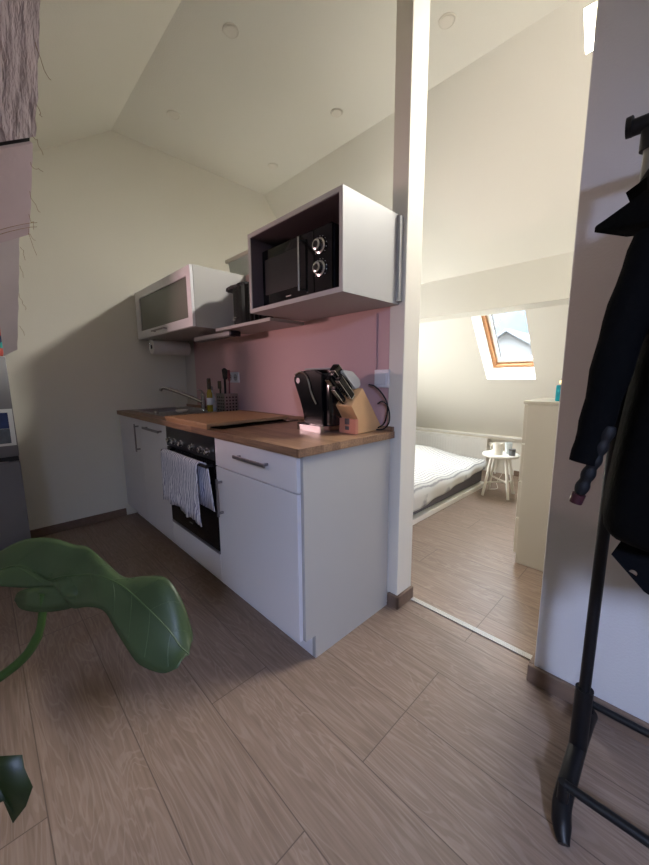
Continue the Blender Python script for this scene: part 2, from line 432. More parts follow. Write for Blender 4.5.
# unseen window added in the left gable to light the bedroom
bm = bmesh.new()
for (a, b_, c, d) in ((WA, WA+.06, WC, WD), (WB-.06, WB, WC, WD), (WA+.06, WB-.06, WC, WC+.06), (WA+.06, WB-.06, WD-.06, WD), (1.72, 1.78, WC+.06, WD-.06)):
    bx(bm, XW-.10, XW-.04, a, b_, c, d)
w3 = struct('window_3_added', bm, 'stool_white')
obj('pane', B(bx, XW-.075, XW-.07, WA+.06, WB-.06, WC+.06, WD-.06), MATS['pane'], w3)
# inner ends of the second roof recess (closed box lit by its own pane)
u0, u1 = sky2[0], sky2[1]
o_ = lambda u, v, d: Vector(P2)+V(1, 0, 0)*u+e2*v+n2*d
bm = bmesh.new(); prism(bm, [o_(u0-.02, sky2[2]-.03, T2), o_(u1+.02, sky2[2]-.03, T2), o_(u1+.02, sky2[3]+.03, T2), o_(u0-.02, sky2[3]+.03, T2)], n2*.02)
struct('trim_4', bm, 'wall_white')

# ------------------------------------------------------------------ ceiling spots
def spot(x, y, label):
    t = thing('ceiling_spotlight', label, 'spotlight', (x, y, ZC-.006), 'recessed ceiling spotlights')
    bm = bmesh.new(); lathe(bm, (x, y, 0), [(.0345, ZC-.0003), (.036, ZC-.004), (.040, ZC-.005), (.044, ZC-.002), (.044, ZC-.0003)], seg=32)
    obj('trim_ring', bm, 'wall_white', t, smooth=True)
    obj('lens', B(lathe, (x, y, 0), [(.0335, ZC-.0055), (.0335, ZC-.0045)], seg=32), 'wall_white', t, smooth=True)
spot(-.925, .352, 'round recessed ceiling spot highest left in the photo, nearest the camera')
spot(-1.725, .372, 'round recessed ceiling spot near the left corner of the flat ceiling')
spot(-.124, 1.11, 'round recessed ceiling spot to the right of the white post')
spot(-.94, 1.16, 'round recessed ceiling spot left of the post above the microwave')
spot(-1.737, 1.21, 'small far round ceiling spot next to the pointed ceiling corner')

# ------------------------------------------------------------------ base units
ZT, ZB = .83, .86
def carcass(bm, x0, x1, z0=.1, z1_=.829, y0=.0, y1=.50):
    t = .016
    bx(bm, x0, x0+t, y0, y1, z0, z1_); bx(bm, x1-t, x1, y0, y1, z0, z1_)
    bx(bm, x0+t, x1-t, y0, y1, z0, z0+t); bx(bm, x0+t, x1-t, y1-.01, y1, z0+t, z1_)
def bar_handle(parent, a, b, off=.028):
    a, b = Vector(a), Vector(b); d = (b-a).normalized()
    bm = bmesh.new(); lo = V(min(a.x, b.x), min(a.y, b.y), min(a.z, b.z)); hi = V(max(a.x, b.x), max(a.y, b.y), max(a.z, b.z))
    w = .0075
    bx(bm, lo.x-w, hi.x+w, lo.y-.004, lo.y+.004, lo.z-w, hi.z+w, .002)
    for p in (a+d*.01, b-d*.01): bx(bm, p.x-.005, p.x+.005, a.y+.003, a.y+off, p.z-.005, p.z+.005)
    return obj('handle', bm, 'handle_steel', parent)
G = .0015
def door(parent, x0, x1, z0, z1_, name='door'):
    return obj(name, B(bx, x0+G, x1-G, -.019, -.001, z0+G, z1_-G, .0015), 'cab_white', parent)
XA, XB, XC, XD, XE = -2.165, -1.69, -1.215, -.617, -.018
c1 = thing('base_cabinet', 'white base cabinet under the sink against the left wall, tall handle at its right edge', 'cabinet', ((XA+XB)/2, .25, 0), 'white kitchen base units')
bm = bmesh.new(); carcass(bm, XA, XB); obj('body', bm, 'cab_white', c1)
d = door(c1, XA, XB, .1, ZT-.003); bar_handle(d, (-1.725, -.045, .607), (-1.725, -.045, .788))
c2 = thing('base_cabinet', 'white unit front with one short handle along its top edge, left of the oven', 'cabinet', ((XB+XC)/2, .25, 0), 'white kitchen base units')
bm = bmesh.new(); carcass(bm, XB, XC); obj('body', bm, 'cab_white', c2)
d = door(c2, XB, XC, .1, ZT-.003); bar_handle(d, (-1.555, -.045, .785), (-1.285, -.045, .785))
c3 = thing('base_cabinet', 'white base cabinet at the right end, a drawer over its door', 'cabinet', ((XD+XE)/2, .25, 0), 'white kitchen base units')
bm = bmesh.new(); carcass(bm, XD, XE); obj('body', bm, 'cab_white', c3)
d = door(c3, XD, XE+.006, .692, ZT-.003, 'drawer'); bar_handle(d, (-.40, -.045, .772), (-.18, -.045, .772))
d = door(c3, XD, XE+.006, .1, .690); bar_handle(d, (-.565, -.045, .462), (-.565, -.045, .632))
bm = bmesh.new(); prism(bm, [(XE, 0, .1), (XE, .05, .1), (XE, .05, 0), (XE, .525, 0), (XE, .525, ZT-.001), (XE, 0, ZT-.001)], (.018, 0, 0))
obj('end_panel', bm, 'cab_grey', c3)
tag(obj('kickboard', B(bx, XA, XE-.001, .05, .066, 0, .099), 'cab_white'), 'white plinth board set back under the kitchen base units', 'kickboard')
# oven
ov = thing('oven', 'black built-in oven with a row of silver knobs', 'oven', ((XC+XD)/2, .25, .1))
obj('body', B(bx, XC+.002, XD-.002, 0, .50, .235, .828), 'oven_panel', ov)
obj('control_panel', B(bx, XC+.002, XD-.002, -.022, -.0005, .713, .828, .002), 'oven_panel', ov)
for kx in (-1.145, -1.075, -.985, -.845, -.745, -.675):
    k = obj('knob', B(lathe, (kx, 0, .752), [(.019, -.0225), (.018, -.030), (.014, -.031), (.013, -.046), (.011, -.048)][::1], 'Y', 20), 'chrome', ov, smooth=True)
    obj('knob_marker', B(bx, kx-.0015, kx+.0015, -.0495, -.0482, .752, .764), 'black_matte', k)
dr = obj('oven_door', B(bx, XC+.003, XD-.003, -.022, -.0005, .252, .708, .002), 'black_glass', ov)
obj('bottom_strip', B(bx, XC+.003, XD-.003, -.023, -.0005, .236, .250, .001), 'handle_steel', ov)
obj('badge', B(bx, -.955, -.915, -.0228, -.0221, .305, .311), 'steel', dr)
bm = bmesh.new(); tube(bm, [(-1.185, -.062, .690), (-.625, -.062, .690)], .008, 12)
for px_ in (-1.17, -.64): bx(bm, px_-.006, px_+.006, -.062, -.021, .684, .696)
obj('door_handle', bm, 'black_metal', dr, smooth=True)
tag(obj('filler_panel', B(bx, XC+G, XD-G, -.019, -.001, .1, .233, .0015), 'cab_white'), 'white blank panel filling the front below the black oven', 'panel')
# tea towel over the oven handle: front drop and a shorter greyish back drop showing at the right
def towel():
    bm = bmesh.new(); rows = []
    prof = [(-.0775, .405), (-.079, .45), (-.079, .52), (-.078, .60), (-.077, .66), (-.075, .692), (-.069, .7035), (-.062, .7055), (-.055, .7030), (-.0455, .69), (-.044, .64), (-.043, .56), (-.042, .47)]
    nx = 46
    for j, (y, z) in enumerate(prof):
        row = []
        for i in range(nx+1):
            u = i/nx; x = -1.150+u*.455
            front = j < 6
            w = .004*math.sin(u*26+z*7)+.002*math.sin(u*55+2)
            zz = z
            if front:
                k = (.70-z)/.3
                x += .03*k*(u-.1)
                zz = z+(.012*math.sin(u*5)*k)+.008*math.sin(u*17)*k+.003*math.sin(u*44)*k
                yy = y-abs(w)*k*1.6-.004
            else:
                k = (.70-z)/.25 if j > 8 else 0
                x += .05*max(0, k)*u + .045*u*min(1, (j-5)/3)
                yy = y+(w*.4*max(0, k))
            row.append((x, yy, zz))
        rows.append(row)
    R = [[bm.verts.new(p) for p in r] for r in rows]
    for j in range(len(R)-1):
        for i in range(nx): bm.faces.new((R[j][i], R[j][i+1], R[j+1][i+1], R[j+1][i]))
    o = obj('tea_towel', bm, 'towel_stripe', smooth=True, angle=180, solid=.003)
    return tag(o, 'white tea towel with blue-grey stripes hung over the oven door handle', 'towel')
towel()
# worktop with the sink cut-out
bm = bmesh.new()
sx0, sx1, sy0, sy1 = -2.09, -1.735, .075, .40
XL, XRt = XW+.002, .012
us = [XL, sx0, sx1, XRt]; vs = [-.03, sy0, sy1, YP-.002]
holed(bm, (XL, -.03, ZT), (1, 0, 0), (0, 1, 0), (0, 0, 1), .03, [(sx0-XL, sx1-XL, sy0+.03, sy1+.03)], XRt-XL, YP-.002+.03)
wt = thing('worktop', 'brown wood-grain kitchen worktop running the length of the base units', 'worktop', ((XL+XRt)/2, .25, ZT))
obj('slab', bm, 'worktop', wt)
obj('upstand', B(bx, XL, XRt-.002, YP-.018, YP-.002, ZB+.0002, ZB+.022, .003), 'worktop', wt)
# sink
sk = thing('sink', 'stainless steel inset sink with drainer at the left end of the worktop', 'sink', (-1.8, .24, .70))
bm = bmesh.new(); x0, x1, y0, y1 = -2.125, -1.40, .045, .50
holed(bm, (x0, y0, ZB+.0003), (1, 0, 0), (0, 1, 0), (0, 0, 1), .004, [(.045, .38, .04, .34)], x1-x0, y1-y0)
obj('rim', bm, 'steel', sk)
bm = bmesh.new()
for i in range(7): bx(bm, -1.70, -1.43, .10+i*.045, .108+i*.045, ZB+.0043, ZB+.0075, .001)
obj('drainer_ribs', bm, 'steel', sk)
bm = bmesh.new(); a = (sx0+.012, sx1-.012, sy0+.012, sy1-.012)
top = [(a[0], a[2]), (a[1], a[2]), (a[1], a[3]), (a[0], a[3])]; bot = [(a[0]+.02, a[2]+.02), (a[1]-.02, a[2]+.02), (a[1]-.02, a[3]-.02), (a[0]+.02, a[3]-.02)]
T_ = [bm.verts.new((x, y, ZB)) for x, y in top]; Bt = [bm.verts.new((x, y, .72)) for x, y in bot]
for i in range(4): bm.faces.new((T_[i], T_[(i+1) % 4], Bt[(i+1) % 4], Bt[i]))
bm.faces.new(Bt)
obj('basin', bm, 'steel', sk, solid=.002)
obj('plug', B(lathe, (-1.62, .07, 0), [(.016, ZB+.0045), (.016, ZB+.02), (.011, ZB+.024)], seg=16), 'chrome', sk, smooth=True)
# tap
tp = thing('kitchen_tap', 'chrome mixer tap with a long slanting spout behind the sink', 'tap', (-1.67, .44, ZB+.0045))
ZS = ZB+.0045
bm = bmesh.new(); lathe(bm, (-1.67, .44, 0), [(.026, ZS), (.025, ZS+.008), (.019, ZS+.012), (.018, ZS+.10), (.020, ZS+.105), (.019, ZS+.125), (.010, ZS+.132)], seg=24)
obj('body', bm, 'chrome', tp, smooth=True)
obj('spout', B(tube, curve([(-1.672, .43, .925), (-1.74, .37, .965), (-1.83, .29, 1.01), (-1.885, .24, 1.032), (-1.905, .22, 1.030), (-1.912, .213, 1.012)], 6), .0135, 14), 'chrome', tp, smooth=True)
obj('lever', B(tube, [(-1.668, .44, ZS+.13), (-1.665, .425, 1.012), (-1.68, .405, 1.022)], [.008, .006, .005], 10), 'chrome', tp, smooth=True)
bm = bmesh.new(); lathe(bm, (-1.60, .24, 0), [(.028, ZS), (.045, ZS+.016), (.043, ZS+.018), (.027, ZS+.004)], seg=24)
tag(obj('soap_dish', bm, 'stool_white', smooth=True), 'small round white dish on the sink drainer below the tap', 'dish')
# bottles
bt = thing('soap_bottle', 'clear rounded bottle with a narrow neck, standing right of the tap', 'bottle', (-1.568, .455, ZS))
obj('bottle_body', B(lathe, (-1.545, .445, 0), [(.028, ZS), (.033, ZS+.01), (.034, ZS+.07), (.026, ZS+.105), (.012, ZS+.13), (.011, ZS+.15)], seg=24), 'glass_clear', bt, smooth=True)
obj('bottle_cap', B(lathe, (-1.545, .445, 0), [(.0125, ZS+.151), (.0125, ZS+.175), (.008, ZS+.182)], seg=16), 'handle_steel', bt, smooth=True)
obj('label_band', B(lathe, (-1.545, .445, 0), [(.0345, ZS+.025), (.0345, ZS+.062)], seg=24), 'roll_white', bt, smooth=True)
bt = thing('oil_bottle', 'slim green-gold glass oil bottle with a dark top beside the utensil holder', 'bottle', (-1.50, .43, ZB))
ZO = ZB+.0002
obj('bottle_body', B(lathe, (-1.485, .40, 0), [(.018, ZS), (.020, ZS+.005), (.020, ZS+.13), (.012, ZS+.16)], seg=20), 'oil', bt, smooth=True)
obj('bottle_neck', B(lathe, (-1.485, .40, 0), [(.0121, ZS+.161), (.014, ZS+.175), (.014, ZS+.232), (.011, ZS+.24)], seg=16), 'cork', bt, smooth=True)
obj('label_band', B(lathe, (-1.485, .40, 0), [(.0206, ZS+.05), (.0206, ZS+.10)], seg=20), 'paper_white', bt, smooth=True)
# perforated utensil holder
hx0, hx1, hy0, hy1, hz0, hz1 = -1.385, -1.265, .40, .50, ZB+.004, ZB+.140
uh = thing('utensil_holder', 'perforated stainless steel utensil holder against the pink-tinted wall', 'utensil holder', ((hx0+hx1)/2, .45, ZB))
bm = bmesh.new(); t = .003
bx(bm, hx0, hx1, hy0, hy0+t, hz0, hz1); bx(bm, hx0, hx1, hy1-t, hy1, hz0, hz1); bx(bm, hx0, hx0+t, hy0+t, hy1-t, hz0, hz1); bx(bm, hx1-t, hx1, hy0+t, hy1-t, hz0, hz1); bx(bm, hx0+t, hx1-t, hy0+t, hy1-t, hz0, hz0+t)
obj('box', bm, 'steel', uh)
bm = bmesh.new()
bm2 = bmesh.new()
for i in range(4):
    for j in range(5):
        lathe(bm, (hx0+.024+i*.024, hy0, hz0+.022+j*.022), [(.006, -.0008), (.006, -.0001)], 'Y', 10)
        lathe(bm2, (hx1, hy0+.014+i*.024, hz0+.022+j*.022), [(.006, .0001), (.006, .0008)], 'X', 10)
obj('perforations', bm, 'black_matte', uh); obj('perforations', bm2, 'black_matte', uh)
obj('base_tray', B(bx, hx0-.006, hx1+.006, hy0-.006, hy1+.006, ZB+.0005, ZB+.0038, .001), 'black_matte', uh)
tw = thing('spatula', 'black kitchen spatula standing in the steel utensil holder', 'utensil', (-1.365, .47, .88))
obj('shaft', B(tube, [(-1.355, .455, .872), (-1.372, .465, 1.115)], .008, 10), 'black_matte', tw, smooth=True)
bm = bmesh.new(); prism(bm, [(-1.392, .462, 1.10), (-1.352, .462, 1.095), (-1.318, .462, 1.135), (-1.33, .462, 1.158), (-1.375, .462, 1.175), (-1.405, .462, 1.165)], (0, .01, 0))
obj('blade', bm, 'black_matte', tw)
tw = thing('ladle', 'thin reddish-handled utensil at the right side of the utensil holder', 'utensil', (-1.29, .45, .88))
obj('shaft', B(tube, [(-1.30, .45, .875), (-1.287, .452, 1.08)], .005, 10), 'soap_pink', tw, smooth=True)
obj('handle', B(tube, [(-1.287, .452, 1.08), (-1.29, .452, 1.12), (-1.288, .452, 1.16)], [.006, .011, .007], 10), 'soap_pink', tw, smooth=True)
tw = thing('wooden_spoon', 'dark wooden spatula handle at the left side of the utensil holder', 'utensil', (-1.37, .42, .88))
obj('shaft', B(tube, [(-1.36, .425, .875), (-1.375, .428, 1.03)], .006, 10), 'cork', tw, smooth=True)
bm = bmesh.new(); bx(bm, -1.405, -1.36, .424, .432, 1.03, 1.085, .004); obj('blade', bm, 'cork', tw)
# hob under the wooden cover board
hb = thing('hob', 'black glass hob almost hidden beneath the wooden cover board', 'hob', (-.9, .26, ZB))
obj('glass', B(bx, -1.185, -.622, .02, .505, ZB+.0005, ZB+.006, .002), 'black_glass', hb)
for cx_, cy_, r in ((-1.03, .14, .075), (-1.03, .38, .09), (-.77, .14, .09), (-.77, .38, .075)): obj('cooking_zone', B(lathe, (cx_, cy_, 0), [(r, ZB+.0062), (r, ZB+.0066)], seg=32), 'oven_panel', hb)
cb = thing('cover_board', 'large wooden board laid over the hob', 'board', (-.9, .2, ZB))
obj('board', B(bx, -1.18, -.655, -.035, .455, ZB+.014, ZB+.030, .002), 'board_wood', cb)
obj('batten', B(bx, -1.18, -.668, -.029, -.010, ZB+.0008, ZB+.0138), 'board_wood', cb); obj('batten', B(bx, -1.18, -.668, .436, .455, ZB+.0070, ZB+.0138), 'board_wood', cb)

# coffee machine (faces the sink side)
cm = thing('coffee_machine', 'slim black capsule coffee machine with chrome drip tray', 'coffee machine', (-.3, .33, ZB))
bm = bmesh.new()
base = [(-.390, .315), (-.375, .287), (-.34, .275), (-.20, .275), (-.185, .285), (-.185, .395), (-.34, .395), (-.375, .385), (-.39, .36)]
prism(bm, [(x, y, ZB+.0005) for x, y in base], (0, 0, .028))
obj('drip_tray', bm, 'chrome', cm)
obj('drip_grille', B(bx, -.375, -.30, .29, .38, ZB+.029, ZB+.032, .001), 'black_matte', cm)
def machine_body(bm, y0, y1, ins=0):
    prof = [(-.325+ins, .889), (-.332, .95), (-.345, 1.00), (-.375, 1.05), (-.398+ins, 1.085), (-.398+ins, 1.108), (-.372, 1.124-ins), (-.32, 1.136-ins), (-.25, 1.138-ins), (-.20-ins, 1.12), (-.205-ins, 1.04), (-.20-ins, .96), (-.195-ins, .889)]
    prism(bm, [(x, y0, z) for x, z in prof], (0, y1-y0, 0))
bm = bmesh.new(); machine_body(bm, .29, .385)
bmesh.ops.bevel(bm, geom=bm.edges[:], offset=.006, segments=2, affect='EDGES')
obj('body', bm, 'black_gloss', cm, smooth=True)
obj('chrome_trim', B(tube, curve([(-.385, .291, 1.118), (-.335, .286, 1.130), (-.295, .286, 1.105), (-.265, .286, 1.03), (-.235, .286, .985)], 6), .0045, 8), 'chrome', cm, smooth=True)
obj('emblem', B(lathe, (-.362, .2895, 1.09), [(.013, -.002), (.013, 0)], 'Y', 20), 'handle_steel', cm, smooth=True)
obj('spout', B(lathe, (-.366, .337, 0), [(.012, 1.03), (.014, 1.06)], seg=14), 'black_matte', cm, smooth=True)
obj('water_tank', B(bx, -.193, -.150, .30, .375, ZB+.03, 1.10, .008), 'black_gloss', cm, smooth=True)
obj('lid', B(bx, -.33, -.17, .30, .375, 1.1385, 1.146, .003), 'cab_grey', cm, smooth=True)

# knife block, long axis towards the wall
kb = thing('knife_block', 'wooden knife block leaning back beside the coffee machine', 'knife block', (-.11, .45, ZB))
kx0, kx1 = -.150, -.058
side = [(.366, ZB+.001), (.530, ZB+.001), (.530, .882), (.395, 1.058), (.322, .984), (.366, .925)]
bm = bmesh.new(); prism(bm, [(kx0, y, z) for y, z in side], (kx1-kx0, 0, 0))
bmesh.ops.bevel(bm, geom=bm.edges[:], offset=.0015, segments=1, affect='EDGES')
obj('block', bm, 'knife_wood', kb)
bm = bmesh.new(); bx(bm, kx0-.002, kx1+.001, .348, .3655, ZB+.001, .925)
f = obj('front_foot', bm, 'foot_wood', kb)
obj('notch', B(bx, -.118, -.092, .3465, .3479, .900, .9255), 'cab_lining', f)
obj('logo_plate', B(bx, -.116, -.094, .3465, .3479, .876, .892), 'gasket', f)
nv = V(0, -.712, .702)     # outward from the slot face
def knife(i, u, s, L, w, th, label):
    base = V(kx0+u*(kx1-kx0), .322+(.395-.322)*s, .984+(1.058-.984)*s)
    t = thing('kitchen_knife', label, 'knife', base, 'knives in the block')
    al = V(0, .702, .712)
    def sl(bm, a, b, ww, tt):
        p = base+nv*a; q = nv*(b-a)
        xs = V(tt/2, 0, 0); ys = al*(ww/2)
        prism(bm, [p-xs-ys, p+xs-ys, p+xs+ys, p-xs+ys], q)
    bm = bmesh.new(); sl(bm, .001, .012, w*.9, th*.8); obj('bolster', bm, 'chrome', t)
    bm = bmesh.new(); sl(bm, .0125, L, w, th); bmesh.ops.bevel(bm, geom=bm.edges[:], offset=.003, segments=2, affect='EDGES'); h = obj('handle', bm, 'black_gloss', t, smooth=True)
    bm = bmesh.new()
    for sgn in (-1, 1):
        p = base+nv*.014+al*(sgn*(w/2+.0012)); q = nv*(L-.016)
        xs = V(th/2-.001, 0, 0); ys = al*.0012
        prism(bm, [p-xs-ys, p+xs-ys, p+xs+ys, p-xs+ys], q)
    obj('tang', bm, 'chrome', h)
knife(0, .42, .76, .150, .034, .036, 'topmost thick black and silver knife handle in the wooden block')
knife(1, .80, .40, .125, .026, .022, 'middle right knife handle with silver edges in the wooden block')
knife(2, .22, .40, .130, .028, .026, 'middle left knife handle with silver edges, beside the coffee machine')
knife(3, .50, .12, .095, .018, .022, 'lowest and shortest knife handle in the wooden block')
sh = thing('sharpening_steel', 'pale grey broad utensil handle rising highest out of the knife block', 'utensil', (-.08, .37, 1.05))
bm = bmesh.new(); prism(bm, [(-.132, .375, 1.050), (-.132, .345, 1.085), (-.132, .29, 1.125), (-.132, .30, 1.135), (-.132, .36, 1.128), (-.132, .405, 1.095), (-.132, .412, 1.067), (-.132, .39, 1.062)], (.052, 0, 0))
bmesh.ops.bevel(bm, geom=bm.edges[:], offset=.004, segments=2, affect='EDGES')
obj('grip', bm, 'cab_grey', sh, smooth=True)
# cable loops
bm = bmesh.new(); tube(bm, curve([(-.12, .515, 1.07), (-.085, .515, 1.062), (-.04, .51, 1.03), (-.012, .512, .985), (-.016, .515, .93), (-.035, .516, .89), (-.075, .505, .868), (-.12, .505, .868)], 8), .0035, 8)
o = tag(obj('power_cable', bm, 'black_matte', smooth=True), 'black cable in a wide loop behind the knife block', 'cable')
bm = bmesh.new(); tube(bm, curve([(-.06, .505, .985), (-.035, .507, .995), (-.008, .51, .975), (.004, .51, .93), (-.004, .512, .895), (-.03, .51, .870), (-.06, .495, .866)], 8), .0032, 8)
tag(obj('power_cable', bm, 'black_matte', smooth=True), 'smaller black cable loop nearest the corner of the worktop', 'cable')
# wall plates
sw = thing('light_switch', 'square white wall switch at the right end of the pink-tinted wall', 'switch', (-.06, YP, 1.05))
obj('frame', B(bx, -.103, -.021, YP-.010, YP-.0005, 1.056, 1.138, .003), 'cab_white', sw)
obj('rocker', B(bx, -.090, -.034, YP-.0145, YP-.0102, 1.069, 1.125, .002), 'cab_white', sw)
so = thing('wall_socket', 'white double wall socket on the pink-tinted wall above the utensil holder', 'socket', (-1.37, YP, 1.07))
obj('frame', B(bx, -1.45, -1.30, YP-.010, YP-.0005, 1.072, 1.146, .003), 'cab_white', so)
for x in (-1.412, -1.338):
    k = obj('outlet', B(lathe, (x, YP, 1.109), [(.024, -.0125), (.024, -.0102)], 'Y', 20), 'cab_grey', so, smooth=True)
    bm = bmesh.new()
    for dx in (-.009, .009): lathe(bm, (x+dx, YP, 1.109), [(.0035, -.0135), (.0035, -.0126)], 'Y', 8)
    obj('contact', bm, 'black_matte', k)
tag(obj('cable_duct', B(bx, -.106, -.096, YP-.008, YP-.0005, 1.14, 1.389, .001), 'wall_pink_tint'), 'thin vertical cable duct on the pink-tinted wall above the light switch', 'duct')

# ------------------------------------------------------------------ upper units
UF, UB = .185, YP-.002
def obox(x0, x1, z0, z1_, t=.018):
    bm = bmesh.new()
    bx(bm, x0, x1, UF, UB, z1_-t, z1_); bx(bm, x0, x1, UF, UB, z0, z0+t)
    bx(bm, x0, x0+t, UF, UB, z0+t, z1_-t); bx(bm, x1-t, x1, UF, UB, z0+t, z1_-t)
    return bm
mb = thing('wall_cabinet', 'open-fronted white wall box holding the black microwave', 'cabinet', (-.28, .36, 1.41), 'white wall units')
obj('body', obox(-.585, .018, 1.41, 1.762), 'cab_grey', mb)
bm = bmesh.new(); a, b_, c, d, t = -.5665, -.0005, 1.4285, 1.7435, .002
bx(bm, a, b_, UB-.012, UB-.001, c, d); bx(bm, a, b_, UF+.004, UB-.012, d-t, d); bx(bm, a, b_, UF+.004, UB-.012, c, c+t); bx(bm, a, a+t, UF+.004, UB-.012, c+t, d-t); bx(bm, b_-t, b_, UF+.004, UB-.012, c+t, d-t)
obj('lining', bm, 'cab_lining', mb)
obj('hanging_strip', B(bx, .0185, .032, .515, UB, 1.42, 1.755), 'cab_grey', mb)
mw = thing('microwave', 'black microwave with two silver dials inside the open wall box', 'microwave', (-.33, .37, 1.431))
Y0 = .235
obj('body', B(bx, -.545, -.085, Y0+.012, .505, 1.437, 1.688, .004), 'black_matte', mw)
md_ = obj('door', B(bx, -.545, -.188, Y0, Y0+.0115, 1.437, 1.688, .003), 'black_glass', mw)
obj('door_window', B(bx, -.525, -.285, Y0-.001, Y0-.0002, 1.49, 1.645), 'oven_panel', md_)
bm = bmesh.new(); tube(bm, [(-.255, Y0-.022, 1.462), (-.255, Y0-.022, 1.672)], .0055, 12)
for z in (1.472, 1.662): tube(bm, [(-.255, Y0-.022, z), (-.255, Y0, z)], .004, 8)
obj('door_handle', bm, 'chrome', md_, smooth=True)
obj('control_panel', B(bx, -.186, -.085, Y0, Y0+.0115, 1.437, 1.688, .003), 'black_gloss', mw)
for z in (1.617, 1.533):
    k = obj('dial', B(lathe, (-.150, Y0, z), [(.030, -.0005), (.030, -.004), (.023, -.006), (.021, -.024), (.018, -.026)][::1], 'Y', 28), 'chrome', mw, smooth=True)
    obj('dial_face', B(lathe, (-.150, Y0, z), [(.013, -.0268), (.012, -.0262)][::1], 'Y', 20), 'oven_panel', k, smooth=True)
    bm = bmesh.new()
    for q in range(11):
        an = -2.3+q*.46; p = V(-.150+.036*math.sin(an), Y0-.0006, z+.036*math.cos(an)); bx(bm, p.x-.0013, p.x+.0013, p.y, p.y+.0005, p.z-.0013, p.z+.0013)
    obj('scale_marks', bm, 'paper_white', k)
for fx in (-.52, -.11):
    for fy in (.27, .48): obj('foot', B(lathe, (fx, fy, 0), [(.012, 1.4308), (.012, 1.4368)], seg=12), 'black_matte', mw)
obj('badge', B(bx, -.37, -.335, Y0-.0008, Y0-.0001, 1.458, 1.463), 'steel', md_)

lc = thing('wall_cabinet', 'white wall cabinet with a framed frosted-glass flap door above the paper roll', 'cabinet', (-1.67, .36, 1.41), 'white wall units')
bm = obox(-2.171, -1.173, 1.41, 1.762); bx(bm, -2.153, -1.191, UB-.008, UB, 1.428, 1.744)
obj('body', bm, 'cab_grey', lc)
bm = bmesh.new(); x0, x1, z0, z1_ = -2.169, -1.175, 1.412, 1.760; w = .055
bx(bm, x0, x0+w*1.6, UF-.019, UF-.001, z0, z1_, .001); bx(bm, x1-w, x1, UF-.019, UF-.001, z0, z1_, .001)
bx(bm, x0+w*1.6, x1-w, UF-.019, UF-.001, z0, z0+w, .001); bx(bm, x0+w*1.6, x1-w, UF-.019, UF-.001, z1_-w, z1_, .001)
dd = obj('door', bm, 'cab_white', lc)
mat('frosted', srgb(104, 106, 98), .35, spec=.5)
obj('glass_panel', B(bx, x0+w*1.6-.004, x1-w+.004, UF-.012, UF-.006, z0+w-.004, z1_-w+.004), 'frosted', dd)
bm = bmesh.new(); bx(bm, -1.80, -1.56, UF-.046, UF-.038, 1.434, 1.444, .002)
for x in (-1.785, -1.575): bx(bm, x-.004, x+.004, UF-.038, UF-.019, 1.435, 1.443)
obj('handle', bm, 'handle_steel', dd)
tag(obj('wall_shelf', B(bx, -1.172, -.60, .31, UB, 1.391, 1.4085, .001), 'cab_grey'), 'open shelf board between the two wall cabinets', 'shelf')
# black ribbed box on the shelf
bb = thing('ribbed_canister', 'glossy black ribbed canister on the open shelf between the wall cabinets', 'canister', (-.8, .37, 1.409))
bm = bmesh.new(); ring = []
for k in range(72):
    an = 2*PI*k/72; r = 1+.05*math.cos(an*18); ca, sa = math.cos(an), math.sin(an)
    ring.append((-.885+.122*r*math.copysign(abs(ca)**.6, ca), .40+.078*r*math.copysign(abs(sa)**.6, sa)))
loft(bm, [[(x, y, z) for x, y in ring] for z in (1.4092, 1.615)])
obj('body', bm, 'black_gloss', bb)
bm = bmesh.new(); loft(bm, [[(-.885+(x+.805)*s, .40+(y-.40)*s, z) for x, y in ring] for s, z in ((1.0, 1.6155), (1.0, 1.628), (.9, 1.636))])
obj('lid', bm, 'black_matte', bb)
bm = bmesh.new(); bx(bm, -.965, -.935, .3085, .310, 1.432, 1.437); bx(bm, -.955, -.925, .3085, .310, 1.444, 1.448); obj('marking', bm, 'steel', bb)
# storage containers on the top of the partition
PT = 1.765
ct = thing('storage_box', 'clear plastic storage box with a pale lid standing above the open shelf', 'container', (-1.15, .60, PT))
bm = bmesh.new(); loft(bm, [[(-1.245+sx*s, .603+sy*s, z) for sx, sy in ((-.15, -.055), (.15, -.055), (.15, .055), (-.15, .055))] for s, z in ((.86, PT+.0005), (1, PT+.125))])
obj('tub', bm, 'plastic_clear', ct)
obj('lid', B(bx, -1.425, -1.07, .538, .668, PT+.126, PT+.150, .006), 'plastic_lid', ct, smooth=True)
ct = thing('jar_stand', 'small dark spice tins with pale lids on the wall ledge left of the plastic box', 'tins', (-1.42, .6, PT))
bm = bmesh.new()
for x in (-1.60, -1.53, -1.46): lathe(bm, (x, .60, 0), [(.03, PT+.0005), (.03, PT+.055)], seg=16)
obj('tin', bm, 'black_matte', ct, smooth=True)
bm = bmesh.new()
for x in (-1.60, -1.53, -1.46): lathe(bm, (x, .60, 0), [(.031, PT+.0555), (.031, PT+.068)], seg=16)
obj('lid', bm, 'gasket', ct, smooth=True)
